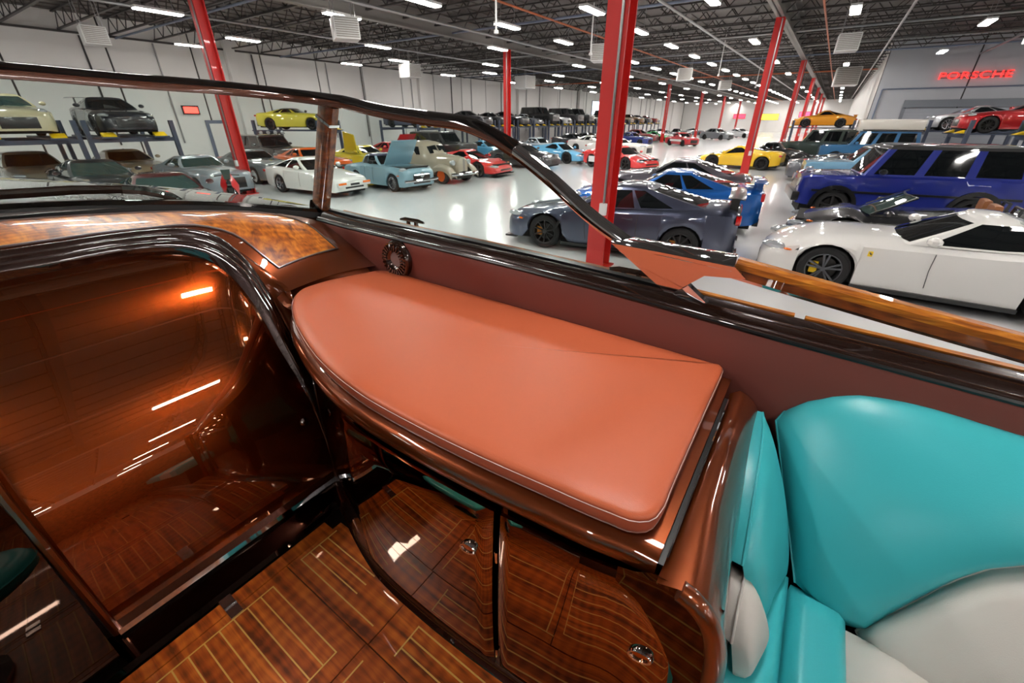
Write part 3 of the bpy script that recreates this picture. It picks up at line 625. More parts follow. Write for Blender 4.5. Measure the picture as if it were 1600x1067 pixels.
def door_panel(x0, x1, z0, z1, name='door', round_tr=0.0, th=.02):
    b = MB(); rows_f = []; n = 26; mz = 20
    X_ = np.linspace(x0, x1, n)
    for x in X_:
        zt = z1
        if round_tr and x > x1-round_tr: zt = z1-(1-math.sqrt(max(0, 1-((x-(x1-round_tr))/round_tr)**2)))*round_tr*2.1
        col_ = [(x, fy(x, z0, 0), z0)]
        for z in np.linspace(z0, zt, mz):
            ed = min(1, min((z-z0), (zt-z), (x-x0), (x1-x))/.012) if True else 1
            col_.append((x, fy(x, z, th-.010*(1-ed)**2+.010*math.sin(math.pi*(z-z0)/(zt-z0))), z))
        col_.append((x, fy(x, zt, 0), zt)); rows_f.append(col_)
    b.grid(rows_f)
    b.F.append(tuple(range(mz+2))); b.F.append(tuple((n-1)*(mz+2)+i for i in range(mz+2)))
    return cp(b, name, M_door, smooth=True, sharp=50)
dl = door_panel(-1.06, -.437, .985, 1.655); dr = door_panel(-.418, .045, .985, 1.655, round_tr=.16)
def latch(x, z, par):
    y = fy(x, z, .028); Mx = Matrix.Translation((x, y, z)) @ Matrix.Rotation(math.pi/2, 4, 'X') @ Matrix.Rotation(.5, 4, 'Z') @ Matrix.Diagonal((1.5, .95, 1, 1))
    r = MB().lathe([(.0145, .002), (.015, .007), (.0185, .008), (.02, .004), (.02, -.004)], 24, Mx).build('latch_ring', M_chrome, par, smooth=True, off=CO)
    MB().lathe([(0, .003), (.0145, .003)], 24, Mx).build('latch_button', mat('copper_latch', (205, 130, 80), .12, 1.0), par, off=CO)
latch(-.505, 1.50, dl); latch(-.045, 1.46, dr)
for z in (1.50, 1.06): MB().tube([(-.4275, fy(-.43, z, .012), z-.02), (-.4275, fy(-.43, z, .012), z+.02)], .006, 8).build('door_hinge', M_chrome, dr, off=CO)
# front frame around the aft corner and rolled shoulder with drain slot
SH = [(-.05, 1.745), (-.015, 1.742), (.015, 1.724), (.04, 1.688), (.058, 1.635), (.070, 1.56), (.078, 1.45), (.085, 1.3), (.09, 1.15), (.092, .955)]
SHr = resample(SH, 36)
def shx(y): return .03*max(0, (.85-y)/.3)
cp(MB().grid([[(x+(shx(y) if x > -.04 else 0), y, z-(.02 if x < -.049 else 0)) for x, z in SHr] for y in (.556, .57, .62, .7, .8, .95, 1.1, 1.2, 1.27, 1.31)]), 'shoulder', M_brown, smooth=True, sharp=60)
fr = [(x+.03*max(0, (.85-.556)/.3)*(1 if x > -.04 else 0), z) for x, z in SHr]
ff = MB().tube([(x-.012, .560, z-.010) for x, z in fr[1:]], .020, 10)
cp(ff, 'corner_moulding', M_brown, smooth=True, sharp=60)
cp(MB().grid([[(x-.01, .566, z-.012), (x*.5-.07, .572, min(z, 1.70)), (-.13, .578, min(z, 1.68))] for x, z in fr]), 'front_frame', M_console, smooth=True)
cp(MB().grid([[(-.12, .585, z), (.07, .60, z)] for z in (.952, 1.2, 1.5, 1.69)]), 'aft_carcass', M_console)
sl = cp(MB().box((-.058, .58, 1.7445), (-.048, 1.235, 1.7475)), 'slot', M_rubber)
MB().box((-.0475, .60, 1.745), (-.0445, 1.23, 1.750)).build('slot_edge', M_chrome, sl, off=CO)
# plinth curve at the foot
cp(MB().grid([[(x, fy(x, .96, -.01), 1.05), (x, fy(x, .96, .002), 1.0), (x, fy(x, .96, .012), .97), (x, fy(x, .96, .03), .9525)] for x in np.linspace(-1.62, .05, 40)]), 'plinth', M_trim, smooth=True)
# ------------------------------------------------------------------ salmon pad
PO = (-.95, 1.0, 1.746)
pad = thing('sun_pad', 'flat salmon leather pad on top of the curved side cabinet', 'cushion', PO)
out = resample(CUSH+[(-1.70, 1.389), (-1.5, 1.387), (-1.25, 1.382), (-1.0, 1.376), (-.7, 1.368), (-.4, 1.359), (-.2, 1.3535), (-.12, 1.351), (-.100, 1.3505)], 240)
cx_, cy_ = -.9, 1.0
def ring(k, z, inset):
    r = []
    n = len(out)-1
    for i in range(n):
        p = Vector(out[i]); q = Vector(out[(i+1) % n]); o_ = Vector(out[i-1]); d = (q-o_).normalized(); nrm = Vector((d.y, -d.x))
        c = Vector((cx_, cy_))
        if nrm.dot(c-p) < 0: nrm = -nrm
        r.append((p.x+nrm.x*inset, p.y+nrm.y*inset, z))
    return r
rings = [ring(0, 1.747, .012), ring(0, 1.750, .003), ring(0, 1.765, 0), ring(0, 1.782, .001), ring(0, 1.7895, .0035)]
cp2 = lambda mb, n, m, **k: mb.build(n, m, pad, off=PO, **k)
cp2(MB().grid(rings, True), 'side_band', M_salmon_d, smooth=True, sharp=None)
tr = [ring(0, 1.7895, .0035), ring(0, 1.7925, .004), ring(0, 1.7965, .009), ring(0, 1.7995, .018), [(x+(-.85-x)*.08, y+(1.0-y)*.08, 1.8008) for x, y, z in ring(0, 0, .018)], [(x+(-.85-x)*.4, y+(1.0-y)*.4, 1.802) for x, y, z in ring(0, 0, .018)]]
tb = MB().grid(tr, True); n = len(tr[0]); b0 = len(tb.V)-n
tb.V.append((-.85, 1.0, 1.8025)); tb.F += [(b0+i, b0+(i+1) % n, len(tb.V)-1) for i in range(n)]
cp2(tb, 'top_panel', M_salmon, smooth=True, sharp=None)
cp2(MB().tube([(x, y, 1.7875) for x, y, z in ring(0, 0, .0005)]+[ring(0, 1.7875, .0005)[0]], .001, 5), 'seam', M_stitch)
cp2(MB().tube([(x, y, 1.754) for x, y, z in ring(0, 0, .0025)]+[ring(0, 1.754, .0025)[0]], .0008, 5), 'seam', M_stitch)
# ------------------------------------------------------------------ aqua bench in the stern
SO = (1.1, .9, .951)
seat = thing('cockpit_bench', 'aqua and pale grey leather bench with padded back along the cockpit side', 'bench', SO)
def loftpad(top, bot, bulge, name, m, n=34, mrow=18, thick=.05, toward=(-.2, -1, .3), round_=.16):
    A, B = resample(top, n), resample(bot, n); tw = Vector(toward).normalized(); rows_ = []
    for i in range(n):
        u = i/(n-1); r = []
        for j in range(mrow):
            v = j/(mrow-1); p = Vector(A[i]).lerp(Vector(B[i]), v)
            e = lambda t: (1-abs(2*t-1)**8)
            f = (max(0, e(u))**.5)*(max(0, e(v))**.5)
            g = math.sin(math.pi*min(max(v, .0), 1))
            r.append(tuple(p+tw*(thick*f+bulge*g*f-thick*.6)))
        rows_.append(r)
    b = MB().grid(rows_)
    # close the back
    back = [[tuple(Vector(q)-tw*.04) for q in (r[0], r[-1])] for r in rows_]
    b2 = MB().grid([[r[0], k[0], k[1], r[-1]] for r, k in zip(rows_, back)])
    b.add(b2.V, b2.F)
    o_ = b.build(name, m, seat, smooth=True, sharp=60, off=SO)
    MB().tube([tuple(Vector(q)-tw*.0) for q in ([r[0] for r in rows_[::-1]]+rows_[0][1:])], .0035, 6).build('piping', m, o_, smooth=True, off=SO)
    return o_
loftpad([(.088, 1.315, 1.665), (.11, 1.35, 1.715), (.16, 1.375, 1.775), (.239, 1.385, 1.815), (.334, 1.388, 1.828), (.582, 1.388, 1.815), (1.2, 1.385, 1.80), (2.1, 1.385, 1.78)],
        [(.245, 1.03, 1.345), (.31, 1.01, 1.325), (.395, 1.0, 1.305), (.45, 1.04, 1.40), (.60, 1.13, 1.60), (.85, 1.18, 1.64), (1.2, 1.2, 1.65), (2.1, 1.2, 1.65)], .055, 'back_cushion', M_aqua)
loftpad([(.395, 1.0, 1.31), (.45, 1.04, 1.40), (.60, 1.13, 1.60), (.85, 1.18, 1.64), (1.2, 1.2, 1.65), (2.1, 1.2, 1.65)],
        [(.43, .975, 1.29), (.47, .955, 1.29), (.62, .94, 1.29), (.85, .93, 1.29), (1.2, .93, 1.29), (2.1, .93, 1.29)], .03, 'back_cushion_lower', M_grey)
# end panel that leans on the cabinet
loftpad([(.062, 1.30, 1.70), (.074, 1.2, 1.70), (.088, 1.0, 1.67), (.098, .90, 1.62), (.108, .83, 1.56)], [(.235, 1.06, 1.345), (.215, 1.0, 1.345), (.20, .95, 1.345), (.19, .90, 1.345), (.18, .85, 1.345)], .02, 'end_cushion', M_aqua, thick=.02, toward=(1, -.25, .2))
loftpad([(.125, .845, 1.52), (.125, .80, 1.52), (.128, .75, 1.49), (.135, .71, 1.44)], [(.20, .85, 1.35), (.19, .80, 1.35), (.175, .75, 1.35), (.16, .70, 1.35)], .012, 'end_patch', M_grey, 16, 12, .03, (1, -.45, .2))
def seatpad(x0, x1, y0, y1, m, name='seat_cushion', z=1.35):
    b = MB(); R = []
    for x in np.linspace(x0, x1, 12):
        r = []
        for y in np.linspace(y0, y1, 16):
            ed = min(x-x0, x1-x, y-y0, y1-y); r.append((x, y, z-.03*(1-min(1, ed/.03))**2+.0))
        R.append([(x, y0, z-.12)]+r+[(x, y1, z-.12)])
    b.grid(R); k = len(R[0]); b.F.append(tuple(range(k))); b.F.append(tuple((len(R)-1)*k+i for i in range(k)))
    return b.build(name, m, seat, smooth=True, sharp=60, off=SO)
seatpad(.10, .238, .42, 1.08, M_aqua); seatpad(.244, .372, .42, 1.06, M_aqua); seatpad(.372, 1.0, .42, 1.0, M_grey); seatpad(1.0, 2.1, .42, 1.0, M_aqua)
MB().box((.10, .46, .952), (2.1, 1.36, 1.23)).build('seat_base', M_gloss, seat, off=SO)
# ------------------------------------------------------------------ helm seat and the opposite bench (seen in reflections)
HO = (-.98, -.52, .951)
hs = thing('helm_seat', 'round-edged aqua leather helm seat on a chrome pedestal by the companionway', 'seat', HO)
HM = Matrix.Translation((0, 0, 0)) @ Matrix.Diagonal((1, 1.0, 1, 1))
MB().lathe([(0, .385), (.30, .40), (.335, .392), (.352, .37), (.352, .33), (.335, .315), (0, .315)], 40).build('seat_cushion', M_aqua, hs, smooth=True, sharp=60)
MB().lathe([(.354, .364), (.357, .36), (.354, .356)], 40).build('piping', M_aqua, hs, smooth=True)
MB().lathe([(.05, 0), (.05, .315)], 16).build('pedestal', M_chrome, hs, smooth=True); MB().lathe([(.16, 0), (.16, .01), (.05, .03)], 24, cap=True).build('base', M_chrome, hs, smooth=True)
hb = []
for a in np.linspace(-2.6, -.4, 20):
    hb.append([(.33*math.cos(a), .33*math.sin(a), .40), (.36*math.cos(a), .36*math.sin(a), .48), (.385*math.cos(a), .385*math.sin(a), .62), (.40*math.cos(a), .40*math.sin(a), .72), (.43*math.cos(a), .43*math.sin(a), .73), (.45*math.cos(a), .45*math.sin(a), .64), (.43*math.cos(a), .43*math.sin(a), .5), (.38*math.cos(a), .38*math.sin(a), .39)])
hbm = MB().grid(hb, True); hbm.F.append(tuple(range(8))); hbm.F.append(tuple((19)*8+i for i in range(8)))
hbm.build('backrest', M_aqua, hs, smooth=True, sharp=60)
QO = (.9, -1.15, .951)
pb = thing('port_bench', 'aqua leather bench along the far side of the cockpit', 'bench', QO)
MB().box((-1.2, -.42, 0), (1.2, .2, .3)).build('seat_base', M_gloss, pb); MB().box((-1.2, -.42, .305), (1.2, .24, .41)).build('seat_cushion', M_aqua, pb, bevel=.03)
MB().box((-1.2, -.42, .415), (1.2, -.25, .82)).build('backrest', M_aqua, pb, bevel=.04)
# ================================================================== THE CARS
FACE[0] = ('from', (0, 0, .5))
M_tyre = mat('tyre_rubber', (20, 20, 21), 0.75)
M_cglass = mat('dark_car_glass', (16, 20, 22), 0.03, 0, 0.6, 0.01)
M_lglass = mat('green_car_glass', (52, 70, 68), 0.03, 0, 0.6, 0.01)
M_under = mat('underbody_black', (10, 10, 10), 0.8)
M_lens = mat('clear_lens', (190, 196, 200), 0.08, 0.3, 1.0)
M_tail = mat('red_lens', (190, 14, 16), 0.12, 0, 1.0)
M_amber = mat('amber_lens', (235, 110, 24), 0.15, 0, 1.0)
M_rimk = mat('rim_black', (62, 60, 60), 0.3, 0.7); M_rims = mat('rim_silver', (176, 178, 182), 0.25, 0.9); M_rimg = mat('rim_grey', (96, 98, 102), .3, .8); M_rimo = mat('rim_orange', (214, 92, 28), .4, .2)
M_rimc = mat('rim_chrome', (220, 222, 226), .1, 1.0)
M_cblack = mat('car_black_trim', (12, 12, 13), 0.3, 0, .5)
M_yel = mat('caliper_yellow', (240, 200, 20), .4)
def paint(c, metal=0.0, rough=0.35):
    return mat('paint_%d_%d_%d_%d' % (c+(int(metal*10),)), c, rough, metal, 1.0, 0.015, 1.55)
# wheels: shared meshes of radius 1, axis along local Y
RY = Matrix.Rotation(-math.pi/2, 4, 'X')
def shared(name, mb, m, smooth=True):
    me = fixn(mesh(name, mb.V, mb.F))
    if smooth:
        for p in me.polygons: p.use_smooth = True
        me.set_sharp_from_angle(angle=math.radians(35))
    me.materials.append(m); return me
tyre_me = shared('tyre', MB().lathe([(.70, .33), (.74, .36), (.90, .36), (.98, .30), (1.0, .18), (1.0, -.18), (.98, -.3), (.9, -.36), (.74, -.36), (.70, -.33), (.70, .33)], 28, RY), M_tyre)
def rim_mesh(name, m, spokes, sw, barrel=True):
    b = MB(); b.lathe([(.71, .32), (.66, .30), (.64, .24), (.60, .05), (.58, -.2)], 28, RY); b.lathe([(0, .24), (.10, .23), (.13, .19), (.14, .10)], 12, RY)
    for k in range(spokes):
        R = Matrix.Rotation(2*math.pi*k/spokes, 4, 'Y')
        b.add([tuple(R @ Vector(v)) for v in [(-sw*.7, .14, .08), (sw*.7, .14, .08), (sw, .22, .66), (-sw, .22, .66), (-sw*.5, .23, .08), (sw*.5, .23, .08), (sw*.75, .29, .66), (-sw*.75, .29, .66)]], [(4, 5, 6, 7), (0, 1, 5, 4), (1, 2, 6, 5), (3, 0, 4, 7)])
    return shared(name, b, m)
RIMS = {}
def rim(style):
    if style not in RIMS:
        m, n, w_ = {'k10': (M_rimk, 10, .05), 's5': (M_rimg, 5, .10), 's10': (M_rims, 10, .05), 'g5': (M_rims, 5, .12), 'c': (M_rimc, 14, .12), 'o': (M_rimo, 16, .12), 'k5': (M_rimk, 5, .11), 'w': (mat('rim_white', (225, 225, 225), .4), 7, .11)}[style]
        if style == 's5':
            b = MB(); b.lathe([(.71, .32), (.66, .31), (.63, .22), (.60, .05), (.58, -.2)], 28, RY); b.lathe([(0, .24), (.10, .23), (.13, .19), (.14, .10)], 12, RY)
            for k in range(10):
                R = Matrix.Rotation(2*math.pi*(k//2)/5+(.16 if k % 2 else -.16), 4, 'Y')
                b.add([tuple(R @ Vector(v)) for v in [(-.045, .14, .08), (.045, .14, .08), (.055, .22, .66), (-.055, .22, .66), (-.035, .23, .08), (.035, .23, .08), (.045, .30, .66), (-.045, .30, .66)]], [(4, 5, 6, 7), (0, 1, 5, 4), (1, 2, 6, 5), (3, 0, 4, 7)])
            RIMS[style] = shared('rim', b, m)
        else: RIMS[style] = rim_mesh('rim', m, n, w_)
    return RIMS[style]
disc_me = shared('brake_disc', MB().lathe([(0, .02), (.5, .02), (.5, -.05), (0, -.05)], 20, RY), mat('brake_disc', (60, 58, 56), .4, .6))
cal_me = {}
def caliper(m):
    if m.name not in cal_me: cal_me[m.name] = shared('brake_caliper', MB().box((.22, .02, -.24), (.52, .16, .26)), m, False)
    return cal_me[m.name]
# body kinds: distances d run from the nose (0) to the tail (L)
KIND = {
 'gtr': dict(L=4.71, W=1.90, H=1.37, ax=(1.0, 3.78), wr=.355, top=[(0, .55), (.06, .66), (.25, .73), (.8, .82), (1.5, .93), (2.4, .95), (3.5, 1.0), (4.2, 1.06), (4.62, 1.05), (4.71, .98)], gh=(1.40, 2.28, 3.02, 4.25), bw=.80, rw=.56, pil=(.06, .50, .55, .80)),
 'coupe': dict(L=4.78, W=1.91, H=1.38, ax=(.95, 3.67), wr=.35, top=[(0, .62), (.06, .72), (.3, .80), (.9, .88), (1.7, .96), (2.5, .97), (3.6, 1.0), (4.3, 1.05), (4.7, 1.05), (4.78, .95)], gh=(1.62, 2.40, 3.15, 4.30), bw=.80, rw=.56, pil=(.06, .50, .54, .82)),
 'gt': dict(L=4.80, W=1.95, H=1.40, ax=(.88, 3.63), wr=.36, top=[(0, .66), (.06, .78), (.3, .86), (1.0, .94), (1.7, .99), (2.5, .99), (3.6, 1.02), (4.3, 1.0), (4.7, .96), (4.8, .88)], gh=(1.62, 2.40, 3.2, 4.40), bw=.82, rw=.57, pil=(.06, .50, .54, .80)),
 'roma': dict(L=4.66, W=1.97, H=1.30, ax=(.98, 3.65), wr=.36, top=[(0, .46), (.08, .58), (.3, .70), (.8, .83), (1.3, .87), (1.9, .88), (2.8, .90), (3.7, .97), (4.3, .94), (4.58, .88), (4.66, .8)], gh=(1.72, 2.52, 3.0, 4.30), bw=.80, rw=.54, pil=(.07, .80, .80, .80)),
 'super': dict(L=4.57, W=1.97, H=1.20, ax=(1.05, 3.70), wr=.35, top=[(0, .38), (.10, .50), (.4, .64), (1.0, .78), (1.6, .78), (2.6, .86), (3.6, .96), (4.2, .95), (4.5, .90), (4.57, .8)], gh=(1.25, 2.05, 2.55, 4.0), bw=.78, rw=.50, pil=(.07, .60, .60, .62)),
 'rear': dict(L=4.5, W=1.86, H=1.28, ax=(1.0, 3.45), wr=.345, top=[(0, .50), (.1, .62), (.4, .74), (1.0, .86), (1.5, .90), (2.6, .94), (3.6, .95), (4.2, .84), (4.45, .72), (4.5, .6)], gh=(1.40, 2.05, 2.6, 4.15), bw=.76, rw=.54, pil=(.07, .55, .59, .85)),
 'wedge': dict(L=4.3, W=1.74, H=1.27, ax=(.85, 3.25), wr=.32, top=[(0, .52), (.06, .62), (.3, .68), (.9, .77), (1.5, .86), (2.4, .90), (3.4, .93), (4.1, .92), (4.25, .88), (4.3, .75)], gh=(1.48, 2.15, 2.75, 4.05), bw=.72, rw=.54, pil=(.07, .50, .55, .88)),
 'muscle': dict(L=4.65, W=1.80, H=1.32, ax=(.9, 3.65), wr=.335, top=[(0, .74), (.05, .84), (.6, .90), (1.6, .95), (2.6, .97), (3.6, .98), (4.4, .97), (4.6, .95), (4.65, .85)], gh=(1.75, 2.25, 3.05, 4.1), bw=.76, rw=.56, pil=(.06, .48, .52, .75)),
 'classic': dict(L=4.3, W=1.76, H=1.32, ax=(.8, 3.2), wr=.32, top=[(0, .66), (.05, .80), (.5, .86), (1.4, .92), (2.6, .94), (3.4, .92), (4.1, .84), (4.26, .76), (4.3, .66)], gh=(1.50, 1.95, 2.75, 3.15), bw=.70, rw=.58, pil=(.05, .55, .58, .9)),
 'saloon': dict(L=4.9, W=1.9, H=1.47, ax=(.95, 3.85), wr=.35, top=[(0, .66), (.06, .80), (.4, .90), (1.5, 1.0), (2.6, 1.0), (3.8, 1.04), (4.6, 1.06), (4.86, 1.0), (4.9, .9)], gh=(1.55, 2.2, 3.4, 4.3), bw=.80, rw=.58, pil=(.06, .42, .46, .82)),
 'suv': dict(L=4.75, W=1.93, H=1.97, ax=(.86, 3.76), wr=.41, top=[(0, 1.0), (.03, 1.14), (.2, 1.19), (1.3, 1.22), (2.5, 1.23), (4.0, 1.23), (4.70, 1.23), (4.75, 1.2)], gh=(1.32, 1.75, 4.50, 4.66), bw=.86, rw=.76, pil=(.05, .33, .375, .94), pil3=(.05, .31, .37, .62, .68, .94), zl=.42, box=1),
 'pickup': dict(L=5.3, W=1.95, H=1.90, ax=(.95, 4.2), wr=.41, top=[(0, .98), (.04, 1.12), (.4, 1.16), (1.6, 1.2), (3.3, 1.2), (5.2, 1.2), (5.3, 1.18)], gh=(1.6, 2.1, 3.1, 3.35), bw=.84, rw=.70, pil=(.06, .60, .64, .92), zl=.45, box=1),
}
def lower_body(K):
    L, W = K['L'], K['W']; R = K['wr']*1.13; zl0 = K.get('zl', .19); box = K.get('box', 0)
    ds = set(np.round(np.linspace(0, L, 22), 3)) | {.03, .08, .16, L-.03, L-.08, L-.16}
    for a in K['ax']:
        for t in (-1.0, -.985, -.93, -.8, -.6, -.35, 0, .35, .6, .8, .93, .985, 1.0): ds.add(round(a+t*R, 3))
    ds = sorted(d for d in ds if 0 <= d <= L)
    tx, tz = zip(*K['top'])
    hw = W/2
    if box: wx, wy = [0, .03, .12, .5, L-.4, L-.05, L], [.90, .94, .97, 1, 1, .97, .94]
    else: wx, wy = [0, .03, .10, .22, .5, K['ax'][0], L*.45, K['ax'][1], L-.45, L-.15, L-.04, L], [.62, .72, .82, .89, .96, 1.0, .965, 1.0, .96, .89, .80, .74]
    rows = []
    dd = np.array(ds); zt = np.interp(dd, tx, tz)
    fine = np.linspace(0, L, 400); fz = np.interp(fine, tx, tz); kk = np.ones(13)/13; fz2 = np.convolve(np.pad(fz, 6, 'edge'), kk, 'valid'); zt = np.interp(dd, fine, fz2) if not box else zt
    for d, z in zip(ds, zt):
        w_ = hw*float(np.interp(d, wx, wy)); zl = float(np.interp(d, [0, .2, .6, L-.6, L-.1, L], [zl0+.04, zl0, zl0, zl0, zl0+.08, zl0+.14])); arch = False
        for a in K['ax']:
            q = R*R-(d-a)**2
            if q >= 0: zl = max(zl, K['wr']+math.sqrt(max(0, q))*.98); arch = True
        x = L/2-d; sh = z-(.05 if box else .09)
        sh = max(sh, zl+.03)
        dv = sh-zl
        fl = .012 if arch else 0
        if box: prof = [(w_-.10, zl), (w_, zl), (w_+fl, zl+dv*.3), (w_+fl, zl+dv*.65), (w_*.995, sh), (w_*.96, z-.008), (w_*.5, z+.01), (0, z+.015)]
        else: prof = [(w_-.10, zl), (w_*.975, zl), (w_*1.0+fl, zl+dv*.3), (w_*.995+fl, zl+dv*.68), (w_*.955, sh), (w_*.86, z-.025), (w_*.5, z+.012), (0, z+.022)]
        rows.append([(x, -a, b) for a, b in prof]+[(x, a, b) for a, b in prof[-2::-1]])
    return rows
def greenhouse(K, taper=True):
    xb0, xr0, xr1, xb1 = K['gh']; bw, rw, H, L = K['bw'], K['rw'], K['H'], K['L']; box = K.get('box', 0)
    tx, tz = zip(*K['top']); p0, p1, p2, p3 = K['pil']
    zb = lambda d: float(np.interp(d, tx, tz))-.015
    nodes = []                                  # (d_base, y_base, d_roof, y_roof, tag of the segment that starts here)
    cf = .04 if box else .16; cr = .03 if box else .12
    for k, t in enumerate((0, .35, .7, .93)): nodes.append((xb0+cf*t*t, bw*t*.97, xr0+.6*cf*t*t, rw*t*.97, 'ws' if k < 3 else 'pA'))
    sb0, sb1 = xb0+cf+.03, xb1-cr-.03; sr0, sr1 = xr0+.6*cf+.02, xr1-.02
    us = [0, p0, p0+(p1-p0)*.5, p1, p2, p2+(p3-p2)*.5, p3, 1.0]; tags = ['pA', 'w1', 'w1', 'pB', 'w2', 'w2', 'pC', 'pC']
    if 'pil3' in K: us = [0]+list(K['pil3'])+[1.0]; tags = ['pA', 'w1', 'pB', 'w2', 'pB', 'w3', 'pC', 'pC']
    for u, tg in zip(us, tags):
        bul = 1+.03*math.sin(math.pi*u); yb_ = bw*bul*(1-(0.10*u*u if taper and not box else 0)); yr_ = rw*bul*(1-(.10*u*u if taper and not box else 0))
        nodes.append((sb0+(sb1-sb0)*u, yb_, sr0+(sr1-sr0)*u, yr_, tg))
    kr = .90 if not box else 1.0
    for k, t in enumerate((.92, .6, .3, 0)): nodes.append((xb1-cr*t*t, bw*t*kr*.97, xr1-.4*cr*t*t, rw*t*kr*.97, 'rw'))
    half_ = nodes; loop = [(a, -b, c, -e, tg) for a, b, c, e, tg in half_]
    back = []
    for i in range(len(half_)-2, 0, -1):
        a, b, c, e, _ = half_[i]; back.append((a, b, c, e, half_[i-1+0][4] if False else half_[i-1][4]))
    # tag on the segment leaving node i going backwards equals the tag of node i-1
    loop[-1] = loop[-1][:4]+(half_[-2][4],)
    loop += back
    ts = [0, .07, .35, .65, .90, 1.0]
    rows = []
    for t in ts:
        r = []
        for (db, yb_, dr_, yr_, tg) in loop:
            e = t**.92; bulge = .035*math.sin(math.pi*t)*(0 if box else 1)
            d = db+(dr_-db)*t; y = yb_+(yr_-yb_)*e; y += (1 if y > 0 else -1 if y < 0 else 0)*bulge
            z = zb(db)+(H-.055-zb(db))*t; r.append((L/2-d, y, z))
        rows.append(r)
    cxr = L/2-(xr0+xr1)/2
    for k, zz_ in ((.90, H-.028), (.66, H-.008), (.30, H)):
        rows.append([(cxr+(x-cxr)*(k*.6+.4 if k < .9 else .95), y*k, zz_-(0 if box else .012*((x-cxr)/max(.3, xr1-xr0))**2)) for x, y, z in rows[5]])
    return rows, [n[4] for n in loop]
def car(name, label, x, y, head, kind, c, z=0.0, cat='car', group=None, metal=0.0, rimst='k10', glass=None, roof=None, cal=None, far=False, open_top=False, stripe=None, lens='slim', tail='bar', wing=0, steer=0, body_extra=None, **ov):
    K = dict(KIND[kind]); K.update(ov); L, W, wr = K['L'], K['W'], K['wr']
    t = thing(name, label, cat, (x, y, z), math.radians(head), group); pm = paint(c, metal); G_ = glass or M_cglass
    rows = lower_body(K); b = MB().grid(rows); n = len(rows[0]); b.F.append(tuple(range(n))); b.F.append(tuple((len(rows)-1)*n+i for i in range(n)))
    mats = [pm]; 
    panes = {}; roofb = MB()
    if not open_top:
        gr, tags = greenhouse(K); m = len(tags)
        for i in range(len(gr)-1):
            for k in range(m):
                q = (gr[i][k], gr[i][(k+1) % m], gr[i+1][(k+1) % m], gr[i+1][k]); tg = tags[k]
                if 1 <= i <= 3 and tg in ('ws', 'rw', 'w1', 'w2', 'w3'):
                    side = '' if tg in ('ws', 'rw') else ('R' if (q[0][1]+q[1][1]) < 0 else 'L')
                    panes.setdefault(tg+side, MB()).add(q, [(0, 1, 2, 3)])
                elif i >= 4 and roof: roofb.add(q, [(0, 1, 2, 3)])
                else: b.add(q, [(0, 1, 2, 3)])
        (roofb if roof else b).add(gr[-1], [tuple(range(m))])
    body = b.build('body', pm, t, smooth=True, sharp=32)
    if roof and roofb.V: roofb.build('roof', roof, t, smooth=True, sharp=40)
    for k_, mb in panes.items(): mb.build({'ws': 'windscreen', 'rw': 'rear_window'}.get(k_, 'side_window'), G_, t, smooth=True)
    tx, tz = zip(*K['top']); zt = lambda d: float(np.interp(d, tx, tz))
    # underbody
    MB().box((-L/2+.15, -W/2+.28, max(.14, wr*.4)), (L/2-.15, W/2-.28, .6)).build('underbody', M_under, t)
    # wheels
    for ai, a in enumerate(K['ax']):
        for s in (-1, 1):
            ty = obj('wheel', tyre_me, t, None, (L/2-a, s*(W/2-.135), wr), (0, 0, (0 if s > 0 else math.pi)+(steer if ai == 0 else 0))); ty.scale = (wr, wr, wr)
            obj('rim', rim(rimst), ty)
            if not far:
                obj('brake_disc', disc_me, ty)
                if cal: obj('brake_caliper', caliper(cal), ty)
    # lamps, grille, plates
    def ell(name, m, p, s_, rot=0, n1=10, n2=6):
        M_ = Matrix.Translation(p) @ Matrix.Rotation(rot, 4, 'Z') @ Matrix.Diagonal(tuple(s_)+(1,))
        return MB().lathe([(math.cos(a), math.sin(a)) for a in np.linspace(-math.pi/2, math.pi/2, n2)], n1, M_).build(name, m, t, smooth=True)
    zn = zt(.25)
    if lens == 'slim':
        for s in (-1, 1): ell('headlamp', M_lens, (L/2-.22, s*W*.375, zn-.07), (.25, .10, .065), s*-.5)
    elif lens == 'round':
        for s in (-1, 1): ell('headlamp', M_lens, (L/2-.09, s*W*.345, zt(.3)-.13), (.07, .10, .10))
    elif lens == 'oval':
        for s in (-1, 1): ell('headlamp', M_lens, (L/2-.33, s*W*.36, zt(.35)-.05), (.17, .13, .09), s*-.4)
    elif lens == 'rect':
        for s in (-1, 1): MB().box((L/2-.10, s*W*.33-.14, zt(.1)-.20), (L/2+.005, s*W*.33+.14, zt(.1)-.08)).build('headlamp', M_lens, t, bevel=.01)
    gz = (.30, zn-.20) if kind not in ('suv', 'pickup') else (.62, 1.0)
    MB().box((L/2-.1, -W*.24, gz[0]), (L/2+.012, W*.24, max(gz[1], gz[0]+.08))).build('grille', M_cblack, t, bevel=.015)
    if kind in ('super', 'roma', 'gtr', 'coupe', 'gt', 'rear') and not far:
        MB().box((L/2-.25, -W*.40, .13), (L/2+.03, W*.40, .17)).build('front_splitter', M_cblack, t)
        for s in (-1, 1): MB().box((-L/2+K['L']-K['ax'][1]+wr*1.1, s*(W/2-.05)-.05, .14), (L/2-K['ax'][0]-wr*1.1, s*(W/2-.05)+.05, .20)).build('side_sill', M_cblack, t)
    ztl = zt(L-.15)
